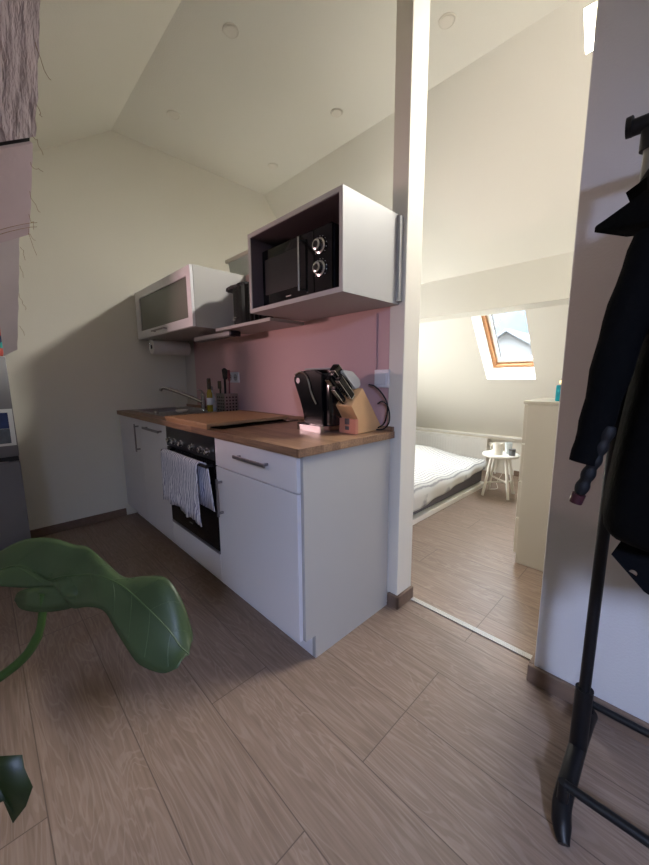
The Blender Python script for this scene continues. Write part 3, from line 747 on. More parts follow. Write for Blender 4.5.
# kitchen roll and rail under the cabinets
kr = thing('paper_towel_roll', 'white kitchen paper roll mounted under the left wall cabinet', 'paper roll', (-2.0, .34, 1.29))
bm = bmesh.new(); lathe(bm, (-2.0, 0, 1.345), [(.052, .205), (.054, .21), (.054, .485), (.052, .49)], 'Y', 32); obj('paper', bm, 'roll_white', kr, smooth=True)
obj('core', B(lathe, (-2.0, 0, 1.345), [(.016, .2035), (.016, .2045)], 'Y', 20), 'black_matte', kr)
for y in (.197, .497): obj('bracket', B(tube, [(-2.0, y, 1.33), (-2.0, y, 1.4095)], .004, 8), 'chrome', kr, smooth=True)
lt = thing('under_cabinet_lamp', 'slim grey strip lamp under the wall cabinet and shelf', 'lamp', (-1.3, .37, 1.37))
obj('housing', B(bx, -1.56, -1.06, .34, .40, 1.362, 1.3885, .006), 'cab_grey', lt, smooth=True)
obj('end_cap', B(bx, -1.0595, -1.035, .335, .405, 1.357, 1.3885, .006), 'black_metal', lt, smooth=True)
obj('diffuser', B(bx, -1.54, -1.08, .345, .395, 1.357, 1.3615, .001), 'diffuser_grey', lt)

# ------------------------------------------------------------------ fridge, beam, bits at the left
fr = thing('fridge', 'grey fridge-freezer standing at the left edge by the far wall', 'fridge', (-1.9, -.96, 0))
FX, FY = -1.6, -.668
obj('body', B(bx, -2.17, FX-.05, -1.26, FY, .012, 1.225, .004), 'fridge_grey', fr)
ud = obj('door', B(bx, FX-.048, FX, -1.26, FY, .690, 1.225, .006), 'fridge_grey', fr, smooth=True)
ld = obj('door', B(bx, FX-.048, FX, -1.26, FY, .03, .662, .006), 'fridge_grey', fr, smooth=True)
bm = bmesh.new(); bx(bm, FX-.047, FX-.022, -1.255, FY-.002, .6625, .6895); obj('door_gap', bm, 'fridge_dark', fr)
obj('handle_lip', B(bx, FX-.004, FX+.004, -1.2, FY-.045, .6625, .668, .001), 'steel', ld)
for fy in (-1.2, -.72): obj('foot', B(lathe, (-1.68, fy, 0), [(.02, 0.0005), (.02, .0118)], seg=12), 'black_matte', fr)
pp = thing('photo_sheet', 'white-bordered print of a blue scene stuck to the fridge door', 'picture', (FX, -.71, .75))
obj('sheet', B(bx, FX+.0005, FX+.0015, -.83, -.672, .752, .949), 'paper_white', pp)
obj('print', B(bx, FX+.0016, FX+.0022, -.82, -.692, .845, .93), 'print_blue', pp)
obj('print', B(bx, FX+.0016, FX+.0022, -.82, -.692, .765, .844), 'print_grey', pp)
mc = mat('magnet_mix', srgb(70, 170, 165), .6)
N = mc.node_tree.nodes; L = mc.node_tree.links
vo = N.new('ShaderNodeTexVoronoi'); vo.inputs['Scale'].default_value = 28
tc = N.new('ShaderNodeTexCoord'); L.new(tc.outputs['Object'], vo.inputs['Vector'])
rp = N.new('ShaderNodeValToRGB'); rp.color_ramp.interpolation = 'CONSTANT'
for i, (p, c) in enumerate(((0, srgb(60, 170, 165)), (.35, srgb(200, 90, 80)), (.6, srgb(225, 220, 210)), (.8, srgb(40, 60, 90)))):
    e = rp.color_ramp.elements[i] if i < 2 else rp.color_ramp.elements.new(p)
    e.position = p; e.color = c
sx_ = N.new('ShaderNodeSeparateColor'); L.new(vo.outputs['Color'], sx_.inputs[0]); L.new(sx_.outputs[0], rp.inputs[0]); L.new(rp.outputs[0], N['Principled BSDF'].inputs['Base Color'])
bm = bmesh.new(); bx(bm, -1.66, -1.602, -.80, -.673, 1.2255, 1.40, .004)
tag(obj('food_carton', bm, mc), 'colourful teal and red patterned carton on top of the fridge', 'carton')

# old timber brace from the far wall up to the kitchen slope, in three wrapped stages
def Lp(t): return V(-.744-1.446*(t), -.484-.051*t, 2.457-1.205*t)
bt_ = thing('timber_brace', 'rough pinkish plaster-covered timber brace slanting down at the upper left', 'beam', (-2.18, -.7, 1.2))
def stage(t0, t1, inset, drop, m, thick=.09, rough=0, n=14):
    bm = bmesh.new(); rings = []
    rnd = random.Random(int(t0*100))
    for i in range(n+1):
        t = t0+(t1-t0)*i/n
        p = Lp(t)+V(0, -inset, 0)-V(.64, 0, .77)*0
        j = V(0, (rnd.random()-.5)*rough, 0)
        q = p+V(0, -.40, -.235)
        up = V(-.50, -.35, .60).normalized()*thick
        dn = V(.5, .3, -.6).normalized()*drop
        rings.append([p+j+dn, q+dn, q+up, p+j+up])
    loft(bm, rings); return obj('stage', bm, m, bt_)
a_ = stage(.0, .272, 0, .004, 'beam_plaster', rough=.012)
a_['label'] = 'rough plaster stage'
b2 = stage(.290, .520, .004, .0, 'beam_smooth', rough=.004)
b2['label'] = 'smooth pink stage'
c_ = stage(.524, .968, .040, -.008, 'beam_pale', thick=.075, rough=.004)
bm = bmesh.new(); p = Lp(.281); bx(bm, p.x-.02, p.x+.02, p.y-.38, p.y-.012, p.z-.10, p.z+.02); bm.free()
bm = bmesh.new(); rg = []
for t in (.268, .294):
    p = Lp(t)+V(0, -.008, 0); q = p+V(0, -.38, -.223); up = V(-.50, -.35, .60).normalized()
    rg.append([p+up*.015, q+up*.015, q+up*.08, p+up*.08])
loft(bm, rg); obj('joint', bm, 'black_matte', bt_)
rnd = random.Random(3)
bm = bmesh.new()
for i, t in enumerate((.10, .2, .27, .33, .40, .46, .50, .515, .56, .62, .72, .85)):
    p = Lp(t)+V(.0, -.03 if t > .52 else 0, 0); pts = [p+V(.004, -.012, -.006)]
    for k in range(5):
        pts.append(pts[-1]+V((rnd.random()-.5)*.035, rnd.random()*.016-.003, -.012+(rnd.random()-.6)*.03))
    obj('straw_fibre', B(tube, curve(pts, 4), .0009, 5), 'straw', bt_)
for s in (0, 1):
    p = Lp(.475+.012*s)+V(.01, 0, -.008); obj('straw_fibre', B(tube, curve([p+V(0, -.2, -.125), p+V(0, -.1, -.062), p+V(0, -.02, -.02), p+V(.0, .02, -.005)], 4), .0011, 5), 'straw', bt_)

# ------------------------------------------------------------------ bedroom
# bed
bd = thing('bed', 'low bed with a white striped quilt over a dark grey mattress', 'bed', (-1.15, 1.9, 0))
obj('frame', B(bx, -1.85, -.415, .95, 2.80, .001, .045, .004), 'stool_white', bd)
bm = bmesh.new(); bx(bm, -1.84, -.445, .97, 2.78, .046, .24, .03, 3); obj('mattress', bm, 'mattress_grey', bd, smooth=True)
bm = bmesh.new(); rows = []
ny, nx = 44, 36
for j in range(ny+1):
    v = j/ny; y = .99+v*1.79; row = []
    for i in range(nx+1):
        u = i/nx
        drop = .045+.10*(1-v)**1.0+.022*math.sin(v*14)        # lower edge of the overhang
        if u < .8:
            x = -1.80+(u/.8)*1.36; z = .262+.055*math.sin(min(1, u/.8)*PI*.9+.25)*(.6+.4*v)+.010*math.sin(x*9+y*4)+.007*math.sin(y*19+x*6)
        else:
            k = (u-.8)/.2; ztop = .262+.055*math.sin(PI*.9+.25)*(.6+.4*v)+.010*math.sin(-.44*9+y*4)+.007*math.sin(y*19-.44*6)
            x = -.44+.026*math.sin(min(1, k*2.5)*PI/2)+.010*math.sin(y*17)*k; z = ztop-k*(ztop-.075-.135*v)
        row.append(bm.verts.new((x, y+.015*math.sin(x*7)*(1 if j in (0, ny) else 0), z)))
    rows.append(row)
for j in range(ny):
    for i in range(nx): bm.faces.new((rows[j][i], rows[j][i+1], rows[j+1][i+1], rows[j+1][i]))
obj('quilt', bm, 'quilt_stripe', bd, smooth=True, angle=180, solid=.012)
# radiator
ra = thing('radiator', 'long low white radiator behind the bed', 'radiator', (-1.1, 3.36, .1))
bm = bmesh.new(); bx(bm, -1.72, -.635, 3.32, 3.352, .10, .385, .004); bx(bm, -1.72, -.635, 3.385, 3.41, .10, .385, .004)
bx(bm, -1.72, -1.70, 3.352, 3.385, .1, .385)
obj('panel', bm, 'rad_white', ra)
bm = bmesh.new()
for i in range(30): bx(bm, -1.70+i*.0355, -1.676+i*.0355, 3.3165, 3.3198, .125, .36, .001)
obj('fins', bm, 'rad_white', ra)
obj('top_grille', B(bx, -1.72, -.625, 3.318, 3.412, .386, .396, .002), 'rad_white', ra)
obj('end_panel', B(bx, -.634, -.622, 3.315, 3.412, .10, .3855, .002), 'rad_white', ra)
va = obj('valve', B(lathe, (0, 3.365, .335), [(.018, -.62), (.022, -.60), (.022, -.56), (.016, -.545)], 'X', 18), 'stool_white', ra, smooth=True)
obj('feed_pipe', B(tube, curve([(-.555, 3.365, .335), (-.535, 3.365, .32), (-.53, 3.365, .25), (-.53, 3.365, .0)], 5), .008, 10), 'rad_white', ra, smooth=True)
tag(obj('heating_pipe', B(tube, [(-2.15, 3.36, .432), (2.6, 3.36, .432)], .012, 12), 'rad_white', smooth=True), 'white heating pipe running above the radiator along the low wall', 'pipe')
# stool
st = thing('side_stool', 'small round white stool beside the bed', 'stool', (-.232, 2.62, 0))
obj('seat', B(lathe, (-.232, 2.62, 0), [(.148, .372), (.155, .377), (.155, .392), (.150, .397)], seg=40), 'stool_white', st, smooth=True)
legs = []
for k in range(4):
    an = PI/4+k*PI/2+.12; a = V(math.cos(an), math.sin(an), 0); legs.append(a)
    c = V(-.232, 2.62, 0)
    obj('leg', B(tube, [c+a*.155+V(0, 0, .001), c+a*.085+V(0, 0, .3715)], [.012, .015], 12), 'stool_white', st, smooth=True)
for k in range(2):
    c = V(-.232, 2.62, .125+.012*k*2); a = legs[k]
    obj('cross_rung', B(tube, [c+a*.124, c-a*.124], .009, 10), 'stool_white', st, smooth=True)
mg = thing('mug', 'white mug on the round stool', 'mug', (-.24, 2.58, .3975))
bm = bmesh.new(); lathe(bm, (-.243, 2.57, 0), [(.036, .3975), (.041, .402), (.041, .502), (.038, .502), (.037, .41)], seg=28); obj('cup', bm, 'stool_white', mg, smooth=True)
obj('handle', B(tube, curve([(-.283, 2.575, .485), (-.305, 2.575, .475), (-.308, 2.575, .44), (-.284, 2.575, .425)], 6), .005, 8), 'stool_white', mg, smooth=True)
gl = thing('drinking_glass', 'clear glass behind the white mug on the stool', 'glass', (-.17, 2.66, .3975))
obj('bowl', B(lathe, (-.185, 2.67, 0), [(.025, .3975), (.032, .50), (.031, .50), (.024, .402)], seg=24), 'glass_clear', gl, smooth=True)
tn = thing('candle_tin', 'small grey round tin at the right edge of the stool', 'tin', (-.12, 2.6, .3975))
obj('tin_body', B(lathe, (-.128, 2.60, 0), [(.026, .3975), (.027, .44)], seg=20), 'zinc', tn, smooth=True)
obj('tin_lid', B(lathe, (-.128, 2.60, 0), [(.028, .4403), (.028, .455)], seg=20), 'gasket', tn, smooth=True)
# phone cable + charger near the stool
bm = bmesh.new(); tube(bm, curve([(-.42, 3.40, .10), (-.43, 3.25, .01), (-.38, 3.0, .006), (-.30, 2.80, .006), (-.34, 2.72, .006)], 6), .003, 6)
tag(obj('charger_cable', bm, 'stool_white', smooth=True), 'thin white cable on the floor behind the stool', 'cable')
# dresser
ds = thing('dresser', 'tall cream chest of drawers seen end-on in the bedroom doorway', 'dresser', (.69, 1.62, 0))
dx0, dx1, dy0, dy1, dh = .287, 1.09, 1.40, 1.80, .968
bm = bmesh.new(); bx(bm, dx0+.018, dx1, dy0, dy1, .0, dh-.019, .002); obj('body', bm, 'dresser', ds)
obj('top', B(bx, dx0-.004, dx1+.004, dy0-.005, dy1+.004, dh-.0185, dh, .003), 'dresser', ds)
for k in range(4):
    z0 = .06+k*.222
    w_ = obj('drawer', B(bx, dx0, dx0+.0175, dy0+.006, dy1-.006, z0, z0+.216, .002), 'dresser', ds)
    obj('knob', B(lathe, (dx0, 1.60, z0+.11), [(.012, -.022), (.014, -.016), (.006, -.0005)], 'X', 14), 'stool_white', w_, smooth=True)
pb = thing('perfume_bottle', 'turquoise blue bottle with a gold top on the cream dresser', 'bottle', (.45, 1.47, dh))
obj('bottle_body', B(bx, .420, .482, 1.455, 1.49, dh+.0005, dh+.088, .006), 'blue_glass', pb, smooth=True)
obj('bottle_cap', B(lathe, (.448, 1.472, 0), [(.010, dh+.0885), (.010, dh+.096), (.017, dh+.098), (.017, dh+.113), (.010, dh+.116)], seg=16), 'gold', pb, smooth=True)

# ------------------------------------------------------------------ garment rack and coats
rk = thing('garment_rack', 'black tubular clothes rack at the right edge carrying dark coats', 'clothes rack', (1.2, .3, 0))
rx = .812
def foot_bar(x):
    bm = bmesh.new(); tube(bm, curve([(x+.022, .072, .012), (x+.012, .085, .022), (x, .115, .040), (x, .20, .062), (x, .30, .068), (x, .42, .058), (x, .50, .022), (x+.006, .514, .012)], 5), [.011]+[.017]*2+[.021]*33, 14) if False else None
    pts = curve([(x+.020, .072, .014), (x+.010, .095, .026), (x, .14, .046), (x, .22, .064), (x, .30, .070), (x, .42, .056), (x, .505, .020)], 5)
    tube(bm, pts, [.012+.009*min(1, i/6) for i in range(len(pts))], 14)
    return bm
for x in (rx, 1.72):
    fb = obj('foot_bar', foot_bar(x), 'black_metal', rk, smooth=True)
    obj('upright', B(tube, [(x, .30, .085), (x, .30, 1.20)], .0135, 16), 'black_metal', rk, smooth=True)
    obj('upper_tube', B(tube, [(x, .30, 1.2005), (x, .30, 1.60)], .0115, 16), 'steel', rk, smooth=True)
    obj('clamp', B(tube, [(x, .30, 1.585), (x, .30, 1.625)], .019, 16), 'black_metal', rk, smooth=True)
    obj('sleeve', B(tube, [(x, .30, .07), (x, .30, .26)], .021, 16), 'black_metal', rk, smooth=True)
rl = obj('hanging_rail', B(tube, [(.775, .30, 1.641), (1.79, .30, 1.641)], .0165, 16), 'black_metal', rk, smooth=True)
for x in (.772, 1.792): obj('end_cap', B(lathe, (x, .30, 1.645), [(.012, -.006), (.020, -.005), (.021, .005), (.018, .007)], 'X', 20), 'black_metal', rk, smooth=True)
for y, z in ((.135, .105), (.475, .085)): obj('bottom_rail', B(tube, [(rx, y, z), (1.72, y, z)], .011, 12), 'black_metal', rk, smooth=True)
for x in (rx, 1.72): 
    for y, z in ((.135, .06), (.475, .04)): obj('rail_bracket', B(tube, [(x, y, z), (x, y, .11 if y < .3 else .09)], .013, 10), 'black_metal', rk, smooth=True)

def ell(cx, cy, rx_, ry, z, n=28, seed=0, amp=.05, tilt=0):
    out = []
    for k in range(n):
        a = 2*PI*k/n; r = 1+amp*math.sin(a*5+seed+z*7)+amp*.6*math.sin(a*9+seed*2-z*5)
        out.append((cx+rx_*r*math.cos(a), cy+ry*r*math.sin(a), z+tilt*math.cos(a)))
    return out
def coat(name, label, cx, specs, m, seed, sleeves, hanger_z=1.60):
    t = thing(name, label, 'coat', (cx, .3, specs[-1][0]), 'dark coats on the rack')
    bm = bmesh.new(); loft(bm, [ell(cx+dx, cy, rx_, ry, z, seed=seed) for z, dx, cy, rx_, ry in specs])
    bd_ = obj('body', bm, m, t, sub=1)
    for pts, rs in sleeves:
        P = curve(pts, 5); R = []
        for i in range(len(P)):
            f = i/(len(P)-1)*(len(rs)-1); a = int(min(f, len(rs)-2)); R.append((rs[a]*(1-(f-a))+rs[a+1]*(f-a))*(1+.05*math.sin(i*1.7)))
        obj('sleeve', B(tube, P, R, 16), m, t, smooth=True)
    bm = bmesh.new(); tube(bm, curve([(cx, .30, hanger_z-.06), (cx, .30, 1.60), (cx+.0, .275, 1.625), (cx, .272, 1.655), (cx, .30, 1.672), (cx, .325, 1.655), (cx, .325, 1.645)], 6), .0022, 8)
    obj('hanger_hook', bm, 'chrome', t, smooth=True)
    return t
c = coat('coat', 'long black coat with a pointed collar, nearest the left end of the rack', .955,
     [(1.575, -.0, .30, .035, .05), (1.545, -.0, .29, .055, .11), (1.505, -.02, .25, .105, .20), (1.46, -.035, .22, .130, .225), (1.40, -.02, .22, .105, .225), (1.3, -.015, .23, .09, .22), (1.15, -.015, .23, .095, .215), (1.0, -.02, .23, .112, .215), (.85, -.025, .22, .120, .205), (.79, -.03, .22, .120, .20), (.775, -.03, .22, .10, .17)], 'coat_black', 1,
     [([(.885, .11, 1.40), (.852, .10, 1.32), (.822, .10, 1.17), (.803, .10, 1.03), (.788, .09, .925)], [.040, .036, .036, .030, .026]), ([(.95, .46, 1.40), (.955, .50, 1.2), (.96, .495, 1.0)], [.05, .04, .035])])
# collar points
bm = bmesh.new(); loft(bm, [[(x+dx*0, y, z) for x, y, z in r] for r in (
    [(.868, .10, 1.452), (.90, .03, 1.44), (.89, .03, 1.36), (.862, .10, 1.352), (.86, .16, 1.38), (.865, .16, 1.44)],
    [(.815, .11, 1.422), (.83, .07, 1.416), (.828, .07, 1.368), (.814, .10, 1.358), (.81, .14, 1.375), (.812, .14, 1.41)],
    [(.762, .118, 1.397), (.766, .112, 1.396), (.766, .112, 1.386), (.762, .116, 1.384), (.760, .12, 1.386), (.760, .12, 1.394)])])
obj('collar', bm, 'coat_black', c, smooth=True)
bm = bmesh.new(); loft(bm, [
    [(.93, .06, 1.535), (.93, .16, 1.55), (.90, .17, 1.38), (.90, .07, 1.38)],
    [(.845, .095, 1.458), (.845, .14, 1.462), (.85, .15, 1.39), (.85, .10, 1.385)],
    [(.803, .115, 1.442), (.804, .13, 1.444), (.822, .13, 1.405), (.82, .115, 1.40)]])
obj('lapel', bm, 'coat_black', c, smooth=True)
# knobbly strap end with a reddish tip
pts = []; rs = []
for i in range(34):
    f = i/33; pts.append((.825-.038*f, .085, 1.005-.145*f)); rs.append(.0095+.0035*abs(math.sin(f*PI*5)))
sp = obj('ribbed_strap', B(tube, pts, rs, 12), 'strap_black', c, smooth=True)
obj('strap_tip', B(tube, [(.7865, .085, .858), (.782, .085, .838)], [.0125, .0115], 12), 'tip_red', sp, smooth=True)
c = coat('jacket', 'dark navy jacket hanging lower behind the first coat, silver snap on its hem', 1.08,
     [(1.575, 0, .30, .03, .05), (1.53, 0, .29, .06, .14), (1.45, 0, .27, .08, .22), (1.2, 0, .26, .085, .22), (.95, 0, .25, .09, .22), (.78, 0, .24, .10, .22), (.70, -.0, .24, .10, .20)], 'coat_navy', 3,
     [([(1.07, .06, 1.42), (1.065, .03, 1.2), (1.07, .02, .98)], [.05, .042, .036])])
bm = bmesh.new(); P = [(.848, .105, .738), (.872, .115, .80), (.99, .11, .80), (.99, .07, .655), (.905, .075, .694)]
prism(bm, P, (.004, .016, .004)); fl = obj('hem_flap', bm, 'coat_navy', c)
bm = bmesh.new(); lathe(bm, (.8855, .098, .716), [(.0065, -.004), (.0065, -.001), (.003, 0)], 'Y', 16)
obj('snap', bm, 'chrome', fl, smooth=True)
coat('coat', 'thick black coat furthest right along the rack', 1.22,
     [(1.575, 0, .30, .03, .05), (1.53, 0, .29, .06, .14), (1.44, 0, .27, .085, .22), (1.1, 0, .26, .09, .22), (.8, 0, .25, .10, .22), (.62, 0, .25, .10, .22)], 'coat_black', 5,
     [([(1.21, .06, 1.42), (1.205, .03, 1.2), (1.21, .02, .95)], [.05, .042, .036])])

# ------------------------------------------------------------------ monstera
pl = thing('monstera_plant', 'large-leaved green plant reaching in from the lower left', 'plant', (-.12, -1.18, 0))
obj('pot', B(lathe, (-.12, -1.20, 0), [(.11, .0005), (.115, .01), (.15, .26), (.158, .262), (.158, .285), (.142, .285), (.138, .24)], seg=36), 'pot_clay', pl, smooth=True)
obj('soil', B(lathe, (-.12, -1.20, 0), [(.137, .235), (.137, .255)], seg=36), 'soil', pl, smooth=True)
obj('stem', B(tube, curve([(-.10, -1.19, .25), (-.085, -1.05, .38), (-.045, -.90, .45), (-.012, -.80, .505), (.008, -.762, .56), (.016, -.748, .615), (.014, -.742, .655)], 6), [.0095]*25+[.0075]*12, 12), 'stem_green', pl, smooth=True)
def leaf(rows, m, n=5, name='leaf', thick=.0012):
    """rows: pairs (left edge, mid rib, right edge) along the leaf; smooth surface between them"""
    A = curve([r[0] for r in rows], n); Mi = curve([r[1] for r in rows], n); C_ = curve([r[2] for r in rows], n)
    bm = bmesh.new(); grid = []; grid_pts = []
    for a, b_, c in zip(A, Mi, C_):
        row = []
        for k in range(6): 
            t = k/6; row.append(a.lerp(b_, t)+V(0, 0, .006*math.sin(t*PI)))
        for k in range(7):
            t = k/6; row.append(b_.lerp(c, t)+V(0, 0, .006*math.sin(t*PI)))
        grid_pts.append(row)
        grid.append([bm.verts.new(p) for p in row])
    for i in range(len(grid)-1):
        for k in range(12): bm.faces.new((grid[i][k], grid[i][k+1], grid[i+1][k+1], grid[i+1][k]))
    lf = obj(name, bm, m, pl, smooth=True, angle=180, solid=thick)
    obj('midrib', B(tube, [p+V(0, 0, .0015) for p in Mi], .0016, 6), 'rib_green', lf, smooth=True)
    q = len(grid_pts)
    for i in range(4, q-8, 6):
        for side in (1, -1):
            pts = []
            for k in range(6):
                row = grid_pts[min(q-1, i+int(k*1.1))]; pts.append(row[6+side*k]+V(0, 0, .0009))
            obj('side_vein', B(tube, pts, .0007, 5), 'rib_green', lf, smooth=True)
    return lf
mat('rib_green', srgb(58, 76, 42), .5)
LEAVES = True
lf1 = leaf([
    ((-0.161, -0.824, 0.695), (-0.117, -0.826, 0.677), (-0.091, -0.831, 0.667)),
    ((-0.111, -0.763, 0.737), (-0.067, -0.771, 0.696), (-0.037, -0.776, 0.660)),
    ((-0.051, -0.714, 0.748), (-0.008, -0.731, 0.672), (0.015, -0.731, 0.663)),
    ((0.001, -0.677, 0.737), (0.024, -0.710, 0.682), (0.048, -0.718, 0.660)),
    ((0.034, -0.659, 0.737), (0.069, -0.677, 0.692), (0.081, -0.705, 0.636)),
    ((0.084, -0.641, 0.718), (0.115, -0.657, 0.700), (0.126, -0.684, 0.650)),
    ((0.139, -0.619, 0.693), (0.167, -0.634, 0.694), (0.171, -0.666, 0.655)),
    ((0.190, -0.593, 0.706), (0.211, -0.620, 0.682), (0.213, -0.658, 0.632)),
    ((0.240, -0.569, 0.713), (0.255, -0.608, 0.668), (0.253, -0.650, 0.610)),
    ((0.280, -0.557, 0.679), (0.297, -0.592, 0.643), (0.287, -0.641, 0.595)),
    ((0.309, -0.553, 0.628), (0.325, -0.583, 0.620), (0.326, -0.617, 0.588)),
    ((0.317, -0.556, 0.611), (0.342, -0.574, 0.608), (0.349, -0.598, 0.601))], 'leaf_green')
def leaf_poly(pts, m, parent, name, sub=2, smooth_iter=1, bulge=(0, 0, 0)):
    bm = bmesh.new(); P = curve(pts+[pts[0]], 4)[:-1]; c = sum(P, V(0, 0, 0))/len(P)
    r0 = [bm.verts.new(p) for p in P]; r1 = [bm.verts.new(p.lerp(c, .5)+Vector(bulge)*.7) for p in P]; vc = bm.verts.new(c+Vector(bulge))
    n = len(P)
    for i in range(n):
        bm.faces.new((r0[i], r0[(i+1) % n], r1[(i+1) % n], r1[i])); bm.faces.new((r1[i], r1[(i+1) % n], vc))
    return obj(name, bm, m, parent, smooth=True, angle=180, solid=.0012)
leaf_poly([(-0.031, -0.788, 0.640), (-0.030, -0.777, 0.656), (0.008, -0.732, 0.668), (0.069, -0.684, 0.682), (0.10, -0.68, 0.66), (0.075, -0.704, 0.633), (0.031, -0.745, 0.621), (-0.010, -0.779, 0.624)], 'leaf_green', lf1, 'leaf_lobe', bulge=(0, 0, .006))
P = [(0.10, -0.885, 0.448), (0.147, -0.838, 0.450), (0.174, -0.810, 0.452), (0.179, -0.810, 0.429), (0.205, -0.803, 0.408), (0.200, -0.815, 0.375), (0.187, -0.834, 0.346), (0.184, -0.832, 0.365), (0.172, -0.841, 0.384), (0.155, -0.858, 0.372), (0.12, -0.89, 0.37), (0.09, -0.90, 0.41)]
bm = bmesh.new(); c = bm.verts.new((.145, -.85, .412)); vs = [bm.verts.new(p) for p in P]
for i in range(len(vs)): bm.faces.new((c, vs[i], vs[(i+1) % len(vs)]))
l2 = obj('leaf', bm, 'leaf_dark', pl, smooth=True, angle=180, solid=.0012)
obj('stem', B(tube, curve([(-.12, -1.20, .25), (-.07, -1.12, .36), (.02, -1.0, .44), (.09, -.90, .445), (.13, -.862, .42)], 6), .006, 10), 'stem_green', pl, smooth=True)
obj('stem', B(tube, curve([(-.14, -1.22, .25), (-.20, -1.28, .5), (-.30, -1.36, .72)], 6), .007, 10), 'stem_green', pl, smooth=True)
leaf([((-.28, -1.44, .72), (-.30, -1.36, .725), (-.24, -1.30, .72)), ((-.38, -1.52, .74), (-.38, -1.42, .755), (-.36, -1.30, .74)), ((-.48, -1.56, .72), (-.48, -1.48, .735), (-.50, -1.38, .72)), ((-.58, -1.58, .66), (-.585, -1.555, .665), (-.60, -1.53, .66))], 'leaf_green')

# ------------------------------------------------------------------ outside the roof window
hl = thing('neighbour_house', 'pale tiled gable roof of a neighbouring house seen through the roof window', 'house', (-3.5, 14, 0))
bm = bmesh.new(); prism(bm, [(-5.2, 12.0, -3.0), (-1.3, 12.0, -3.0), (-1.3, 12.0, 1.2), (-3.45, 12.0, 2.57), (-5.2, 12.0, 1.45)], (0, 5, 0))
obj('walls', bm, 'roof_tile', hl)
bm = bmesh.new(); prism(bm, [(-1.0, 11.8, 1.02), (-3.45, 11.8, 2.58), (-3.45, 11.8, 2.66), (-1.0, 11.8, 1.10)], (0, 5.4, 0)); prism(bm, [(-3.45, 11.8, 2.58), (-5.5, 11.8, 1.27), (-5.5, 11.8, 1.35), (-3.45, 11.8, 2.66)], (0, 5.4, 0))
obj('roof', bm, 'zinc', hl)
bm = bmesh.new()
N_ = 26; H_ = []
for j in range(6):
    for i in range(N_):
        x = -30+i*2.8; y = 60+j*9; z = -4+j*7+3*math.sin(i*.35+.8)+1.5*math.sin(i*.9+j*1.3)+i*.35+5; z = z if x > -27 else -6+j*.5
        H_.append(bm.verts.new((x, y, z-(4 if j == 0 else 0))))
for j in range(5):
    for i in range(N_-1): bm.faces.new((H_[j*N_+i], H_[j*N_+i+1], H_[(j+1)*N_+i+1], H_[(j+1)*N_+i]))
hh = obj('hillside', bm, 'hill', smooth=True, angle=180); tag(hh, 'hazy blue wooded hillside beyond the roof window', 'hill')

# ------------------------------------------------------------------ added pink lamp on the fridge (outside the view, invented to tint the back wall)
pk = thing('added_pink_lamp', 'added pink lamp on the fridge, out of view, tinting the back wall', 'lamp', (-1.75, -1.12, 1.2255))
obj('base', B(lathe, (-1.75, -1.12, 0), [(.06, 1.2258), (.06, 1.24), (.012, 1.245)], seg=24), 'black_matte', pk, smooth=True)
obj('pole', B(tube, [(-1.75, -1.12, 1.245), (-1.75, -1.12, 1.34)], .008, 10), 'black_matte', pk, smooth=True)
obj('shade', B(lathe, (-1.75, -1.12, 0), [(.03, 1.341), (.035, 1.355), (.03, 1.365)], seg=24), 'pink_glass', pk, smooth=True)

# ------------------------------------------------------------------ light
def area(name, loc, target, sx, sy, power, col, spread=PI):
    l = bpy.data.lights.new(name, 'AREA'); l.shape = 'RECTANGLE'; l.size = sx; l.size_y = sy; l.energy = power; l.color = col; l.spread = spread
    o = bpy.data.objects.new(name, l); COL.objects.link(o); o.location = loc
    o.rotation_euler = (Vector(target)-Vector(loc)).to_track_quat('-Z', 'Y').to_euler(); return o
def up(u, v, d, P, e, n): return Vector(P)+V(1, 0, 0)*u+e*v+n*d
# daylight at the kitchen roof window
c = up((KH[0]+KH[1])/2, (KH[2]+KH[3])/2, .26, P1, e1, n1)
area('kitchen_roof_daylight', c, (-.3, -.1, .05), .4, .42, KITCHEN, (.5, .62, 1.0), math.radians(125))
# daylight at the added, unseen bedroom gable window
area('added_gable_daylight', (XW-.2, 1.75, 1.12), (0, 1.9, .9), .9, .78, BED, (1.0, .985, .95), math.radians(120))
# daylight in the second roof recess
c = up((sky2[0]+sky2[1])/2, (sky2[2]+sky2[3])/2, T2-.02, P2, e2, n2)
area('bedroom_roof_daylight', c, c-n2, .76, .26, BED2, (1.0, .97, .90))
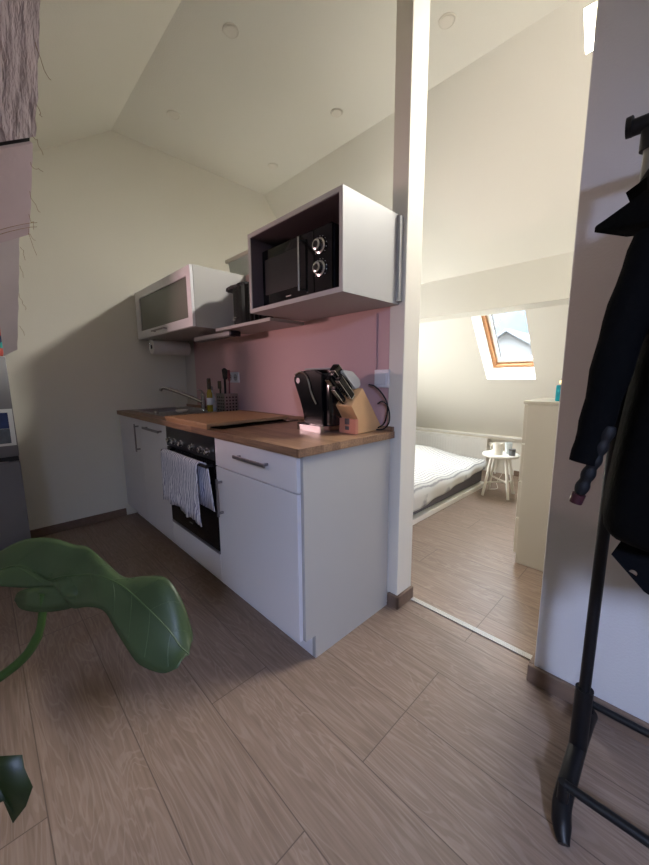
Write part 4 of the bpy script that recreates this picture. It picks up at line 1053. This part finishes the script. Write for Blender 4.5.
# daylight at the visible roof window comes from the sky itself
sp_ = bpy.data.lights.new('added_pink_spot', 'SPOT'); sp_.energy = PINK; sp_.color = (1.0, .62, .63); sp_.spot_size = math.radians(62); sp_.spot_blend = .7; sp_.shadow_soft_size = .05  # spot of the added lamp, throws pink light on the back wall
so_ = bpy.data.objects.new('added_pink_spot', sp_); COL.objects.link(so_); so_.location = (-1.72, -1.05, 1.385)
so_.rotation_euler = (V(-.55, .54, 1.40)-so_.location).to_track_quat('-Z', 'Y').to_euler()
w = bpy.data.worlds.new('sky'); S.world = w; w.use_nodes = True
N = w.node_tree.nodes; L = w.node_tree.links; N['Background'].inputs[0].default_value = (.80, .90, 1, 1)
g_ = N.new('ShaderNodeTexCoord'); x_ = N.new('ShaderNodeSeparateXYZ'); L.new(g_.outputs['Generated'], x_.inputs[0])
m_ = N.new('ShaderNodeMapRange'); m_.interpolation_type = 'SMOOTHSTEP'; L.new(x_.outputs['Z'], m_.inputs[0])
m_.inputs[1].default_value = .25; m_.inputs[2].default_value = .7; m_.inputs[3].default_value = SKY; m_.inputs[4].default_value = 44
L.new(m_.outputs[0], N['Background'].inputs[1])
pl_ = area('roof_window_portal', up((sky1[0]+sky1[1])/2, (sky1[2]+sky1[3])/2, T2+.05, P2, e2, n2), up((sky1[0]+sky1[1])/2, (sky1[2]+sky1[3])/2, 0, P2, e2, n2), .5, .85, 1, (1, 1, 1))
pl_.data.cycles.is_portal = True
sun = bpy.data.lights.new('sun', 'SUN'); sun.energy = .3; sun.angle = .01; sun.color = (1, .95, .88)
so2 = bpy.data.objects.new('sun', sun); COL.objects.link(so2); so2.rotation_euler = (math.radians(38), 0, math.radians(-15))

# ------------------------------------------------------------------ camera
cd = bpy.data.cameras.new('camera'); co = bpy.data.objects.new('camera', cd); COL.objects.link(co); S.camera = co
right = V(.69941087, .71469315, -.00617547); upv = V(-.10515883, .11144891, .98819065); fwd = V(-.70694133, .69050188, -.15310487)
mw_ = Matrix((right, upv, -fwd)).transposed().to_4x4(); mw_.translation = V(.9237, -.79588, 1.10265)
co.matrix_world = mw_
cd.sensor_width = 36; cd.lens = 353.32/865*36; cd.clip_start = .02
S.view_settings.view_transform = 'Standard'; S.view_settings.look = 'None'; S.view_settings.gamma = 1; S.view_settings.use_curve_mapping = False
S.view_settings.exposure = 0
S.cycles.max_bounces = 10; S.cycles.diffuse_bounces = 6; S.cycles.transparent_max_bounces = 8
